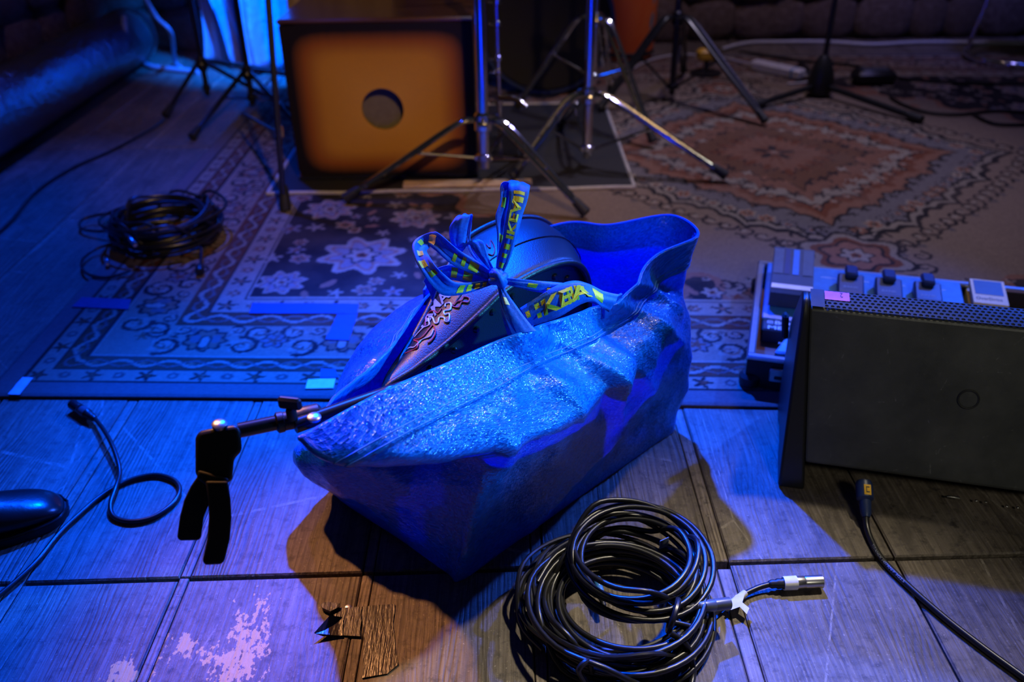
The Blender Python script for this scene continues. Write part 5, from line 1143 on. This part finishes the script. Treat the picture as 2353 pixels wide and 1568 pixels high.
MB().tube(crom(cp2[:-3]+tail, 4), RC, 10).build('cord', MT['cable'], c2)
xp = G(1766, 1343, 0.0115); xd = G(1885, 1337, 0.0115)-xp; xlr(c2, xp, xd, 'black_plastic', 'nickel', 1.02)
wt = MB().tube([xp+nrm(xd)*0.022, xp+nrm(xd)*0.042], [0.0102, 0.0105], 16); wt.build('white_tape_wrap', MT['white_tape'], c2)
fg = [(1672,1398),(1690,1368),(1712,1362),(1706,1385),(1722,1398),(1716,1412),(1700,1395),(1680,1402)]
fl_ = MB().prism([(p[0], p[1]) for p in fg], lambda p: G(p[0], p[1], 0.012+0.0001*(1412-p[1])), lambda p: G(p[0], p[1], 0.0128+0.0001*(1412-p[1]))).build('tape_flag', MT['cream_tape'], c2, False)
MB().tube([G(1668, 1398, 0.008), G(1712, 1364, 0.008)], 0.0056, 10).build('tape_flag_wrap', MT['cream_tape'], c2)
xlr(c2, G(1572, 1400, 0.055), nrm(G(1665, 1388, 0.045)-G(1572, 1400, 0.055)), 'black_plastic', 'pedal_grey', 0.9)
MB().lathe(G(1515, 1398, 0.05), (0.1, 0.1, 1), [(0, 0.0075), (0.001, 0.0085), (0.020, 0.0085), (0.021, 0.007)], 18).build('plug_sleeve', MT['alu'], c2)
wrap = G(1548, 1405, 0.07); MB().tube([wrap+V3((0.010*math.cos(t)*0.8+0.004*math.sin(t), 0.022*math.cos(t), 0.018*math.sin(t)-0.008)) for t in np.linspace(0, 2*math.pi, 24)[:-1]], 0.0042, 8, True).build('wrap_loop', MT['cable'], c2)
MB().box((-0.008, -0.001, 0), (0.008, 0.001, 0.016), 0.0005, lambda q: G(1525, 1258, 0.075)+V3((q[0]*0.9, q[0]*0.5+q[1], q[2]))).build('paper_tag', MT['pedal_grey'], c2)
tl = crom([G(1540, 1455, 0.06), G(1575, 1480, 0.045), G(1590, 1520, 0.02), G(1592, 1560, 0.006), G(1575, 1620, 0.005)], 6)
tag(MB().tube(tl, RC, 10).build('cable_tail', MT['cable']), 'loose cable end hanging off the front coil towards the bottom edge', 'cable')
c3 = thing('cable_coil', 'thin outer black cable loops around the left of the front coil', 'cable', (0.09, 0.94, 0))
cp3 = coil_path((0.135, 0.925), 0.125, 5, 0.0046, 0.008, 5, 0.016, 1.0, 0.014, 0.010); MB().tube(crom(cp3, 4), 0.0034, 8).build('cord', MT['cable'], c3)

# coil on the rug, left
c4 = thing('cable_coil', 'dark cable coil with silver plugs lying on the left part of the rug', 'cable', (-0.96, 2.29, RZ))
MB().tube(crom(coil_path((-0.945, 2.285), 0.122, 22, RZ+0.0045, 0.0034, 31, 0.016, 1.04, 0.016, 0.026), 4), 0.0043, 8).build('cord', MT['cable'], c4)
MB().tube(crom([G(300, 492, 0.04), G(240, 492, 0.03), G(190, 505, 0.02), G(186, 525, 0.015), G(225, 532, 0.02), G(260, 528, 0.03)], 6), 0.0042, 8).build('loose_loop', MT['cable'], c4)
MB().tube(crom([G(270, 556, 0.03), G(218, 574, 0.016), G(188, 600, 0.014), G(198, 628, 0.014), G(245, 638, 0.014), G(300, 622, 0.02)], 6), 0.0036, 8).build('loose_loop', MT['cable'], c4)
MB().tube(crom([G(285, 495, 0.07), G(278, 520, 0.085), G(292, 545, 0.08)], 5), 0.0042, 8).build('plug_lead', MT['cable'], c4)
for (a, b) in (((292, 540, .08), (318, 572, .06)), ((246, 590, .02), (248, 628, .02))):
    pA, pB = G(*a), G(*b); xlr(c4, pA, pB-pA, 'black_plastic', 'alu', 0.62)
MB().tube(crom([G(462, 570, 0.03), G(462, 595, 0.018), G(458, 618, 0.018)], 4), 0.004, 8).lathe(G(460, 612, 0.02), G(456, 655, 0.02)-G(460, 612, 0.02), [(0, 0.005), (0.006, 0.011), (0.03, 0.012), (0.036, 0.009)], 14).build('black_plug', MT['black_plastic'], c4)

# single cable, left front
c5 = thing('microphone_cable', 'black microphone cable with plug looping over the boards by the shoe', 'cable', (-0.65, 1.2, 0))
cz = 0.0045; path5 = [(218,962,.012),(238,988,.018),(256,1020,.020),(270,1058,.016),(275,1090,.012),(266,1122,.013),(254,1160,.008),(262,1188,cz),(300,1199,cz),(350,1190,cz),(395,1160,cz),(413,1128,cz),(400,1104,cz),(360,1092,cz),(310,1100,cz),(268,1118,cz),(225,1146,cz),(180,1185,cz),(135,1228,cz),(85,1290,cz),(30,1342,cz),(-40,1400,cz)]
MB().tube(crom([G(*p) for p in path5], 7), 0.0042, 10).build('cord', MT['cable'], c5)
pA, pB = G(218, 963, 0.0125), G(155, 922, 0.0125); xlr(c5, pA, pB-pA, 'black_plastic', 'black_metal', 1.05); MB().tube([pA+nrm(pB-pA)*0.028, pA+nrm(pB-pA)*0.046], 0.0106, 16).build('grey_band', MT['pedal_grey'], c5)

# ================================================================ SHOE
toe = V3((-0.757, 1.162, 0)); sa = R(24); sdir = V3((-math.cos(sa), -math.sin(sa), 0)); sside = V3((-sdir[1], sdir[0], 0))
sh = thing('shoe', 'polished black leather shoe toe at the left edge of the floor', 'shoe', toe+sdir*0.14)
st = [(0.0, 0.012, 0.016, 0.010), (0.006, 0.026, 0.026, 0.010), (0.02, 0.038, 0.038, 0.010), (0.045, 0.046, 0.048, 0.010), (0.08, 0.050, 0.056, 0.010), (0.12, 0.048, 0.070, 0.010), (0.16, 0.043, 0.092, 0.011), (0.20, 0.039, 0.105, 0.014), (0.245, 0.037, 0.108, 0.016), (0.28, 0.033, 0.106, 0.016), (0.297, 0.020, 0.098, 0.016)]
rows = []
for t, wd, h, z0 in st:
    r_ = []
    for k in range(20):
        a = 2*math.pi*k/20; c, s = math.cos(a), math.sin(a); x = wd*math.copysign(abs(c)**0.8, c); zz = (h-z0)*(0.5+0.5*math.copysign(abs(s)**0.75, s)); x *= (1-0.38*(zz/(h-z0))**2 if t > 0.1 else 1-0.22*(zz/(h-z0))**2)
        r_.append(toe+sdir*t+sside*x+V3((0, 0, z0+zz)))
    rows.append(r_)
um = MB(); um.grid(rows, True); n_ = len(rows); um.f += [tuple(range(19, -1, -1)), tuple((n_-1)*20+k for k in range(20))]
up = um.build('upper', MT['shoe'], sh, True, 180); up.modifiers.new('smooth', 'SUBSURF').levels = 1; up.modifiers['smooth'].render_levels = 2
ol = []
for t, wd, h, z0 in [(-0.004, 0.006, 0, 0)]+st+[(0.303, 0.008, 0, 0)]: ol.append((t, wd+0.0035))
poly = [(t, w_) for t, w_ in ol]+[(t, -w_) for t, w_ in reversed(ol)]
MB().prism(poly, lambda p: toe+sdir*p[0]+sside*p[1]+V3((0, 0, 0.001)), lambda p: toe+sdir*p[0]+sside*p[1]+V3((0, 0, 0.0135))).build('sole', MT['rubber'], sh)
MB().tube([toe+sdir*t+sside*w_*0.97+V3((0, 0, 0.0145)) for t, w_ in poly], 0.0018, 6, True).build('welt', MT['shoe'], sh)
MB().tube(crom([toe+sdir*0.10+sside*q*0.040+V3((0, 0, 0.064-abs(q)**2*0.026)) for q in (-1, -.6, 0, .6, 1)], 4), 0.0012, 6).build('toe_seam', MT['shoe'], sh)
for k in range(4): MB().tube(crom([toe+sdir*(0.125+k*0.018)+sside*q*0.02+V3((0, 0, 0.077+k*0.009-abs(q)*0.006)) for q in (-1, 0, 1)], 4), 0.0018, 6).build('lace', MT['cable'], sh)

# ================================================================ TAPE ON RUG AND FLOOR
def tape(pts, mat, label, z, name='tape_strip', th=0.0012, group=None, rag=0.0):
    w_ = [G(p[0], p[1], z) for p in pts]; out = []
    for i, p in enumerate(w_):
        q = w_[(i+1) % len(w_)]; n_ = max(1, int(np.linalg.norm(q-p)/0.012)) if rag else 1
        for k in range(n_): out.append(p+(q-p)*k/n_+(V3((random.uniform(-rag, rag), random.uniform(-rag, rag), 0)) if k else 0))
    m_ = MB().prism(out, lambda p: p, lambda p: p+V3((0, 0, th))); return tag(fixn(m_.build(name, mat, None, False)), label, 'tape', group)
tape([(580, 697), (824, 699), (822, 722), (572, 721)], MT['blue_tape'], 'long blue tape strip across the rug border, upper bar of the corner mark', RZ, rag=0.001)
tape([(775, 723), (822, 723), (802, 783), (748, 781)], MT['blue_tape'], 'short blue tape strip pointing down from the long blue bar on the rug', RZ, rag=0.001)
tape([(188, 684), (302, 689), (295, 712), (165, 706)], MT['blue_tape'], 'dark blue tape strip across the left edge of the rug', RZ, rag=0.0008)
tape([(738, 848), (770, 850), (778, 868), (736, 869)], MT['blue_tape'], 'small blue tape scrap just above the white tape', RZ, rag=0.001)
tape([(708, 873), (771, 871), (766, 893), (702, 894)], MT['white_tape'], 'white tape square on the rug beside the blue bag', RZ, rag=0.0006)
tape([(52, 868), (76, 869), (45, 908), (18, 907)], MT['cyan_tape'], 'pale cyan tape strip at the front left corner of the rug', RZ, rag=0.0006)
tape([(832, 1396), (868, 1392), (908, 1390), (903, 1430), (910, 1500), (916, 1528), (890, 1550), (832, 1560), (836, 1480)], MT['gaffer'], 'wrinkled worn black tape patch on the boards below the bag', 0.0004, rag=0.0014)
tape([(756, 1400), (830, 1396), (828, 1464), (790, 1462), (758, 1440), (775, 1425)], MT['gaffer'], 'smooth black tape piece with torn end beside the wrinkled patch', 0.0004, rag=0.0012)
tp2 = MB(); cr = [G(722, 1456, 0.010), G(758, 1416, 0.016), G(788, 1420, 0.004), G(788, 1462, 0.002), G(742, 1463, 0.003)]; tp2.prism(cr, lambda p: p, lambda p: p+V3((0, 0, 0.001)))
tag(fixn(tp2.build('tape_strip', MT['gaffer'], None, False)), 'curled torn tape flap lifting off the boards with blue shine', 'tape')
tape([(738, 1395), (752, 1390), (782, 1394), (780, 1402), (760, 1412), (742, 1404)], MT['gaffer'], 'small crumpled tape shred above the curled flap', 0.0006, th=0.006, rag=0.002)
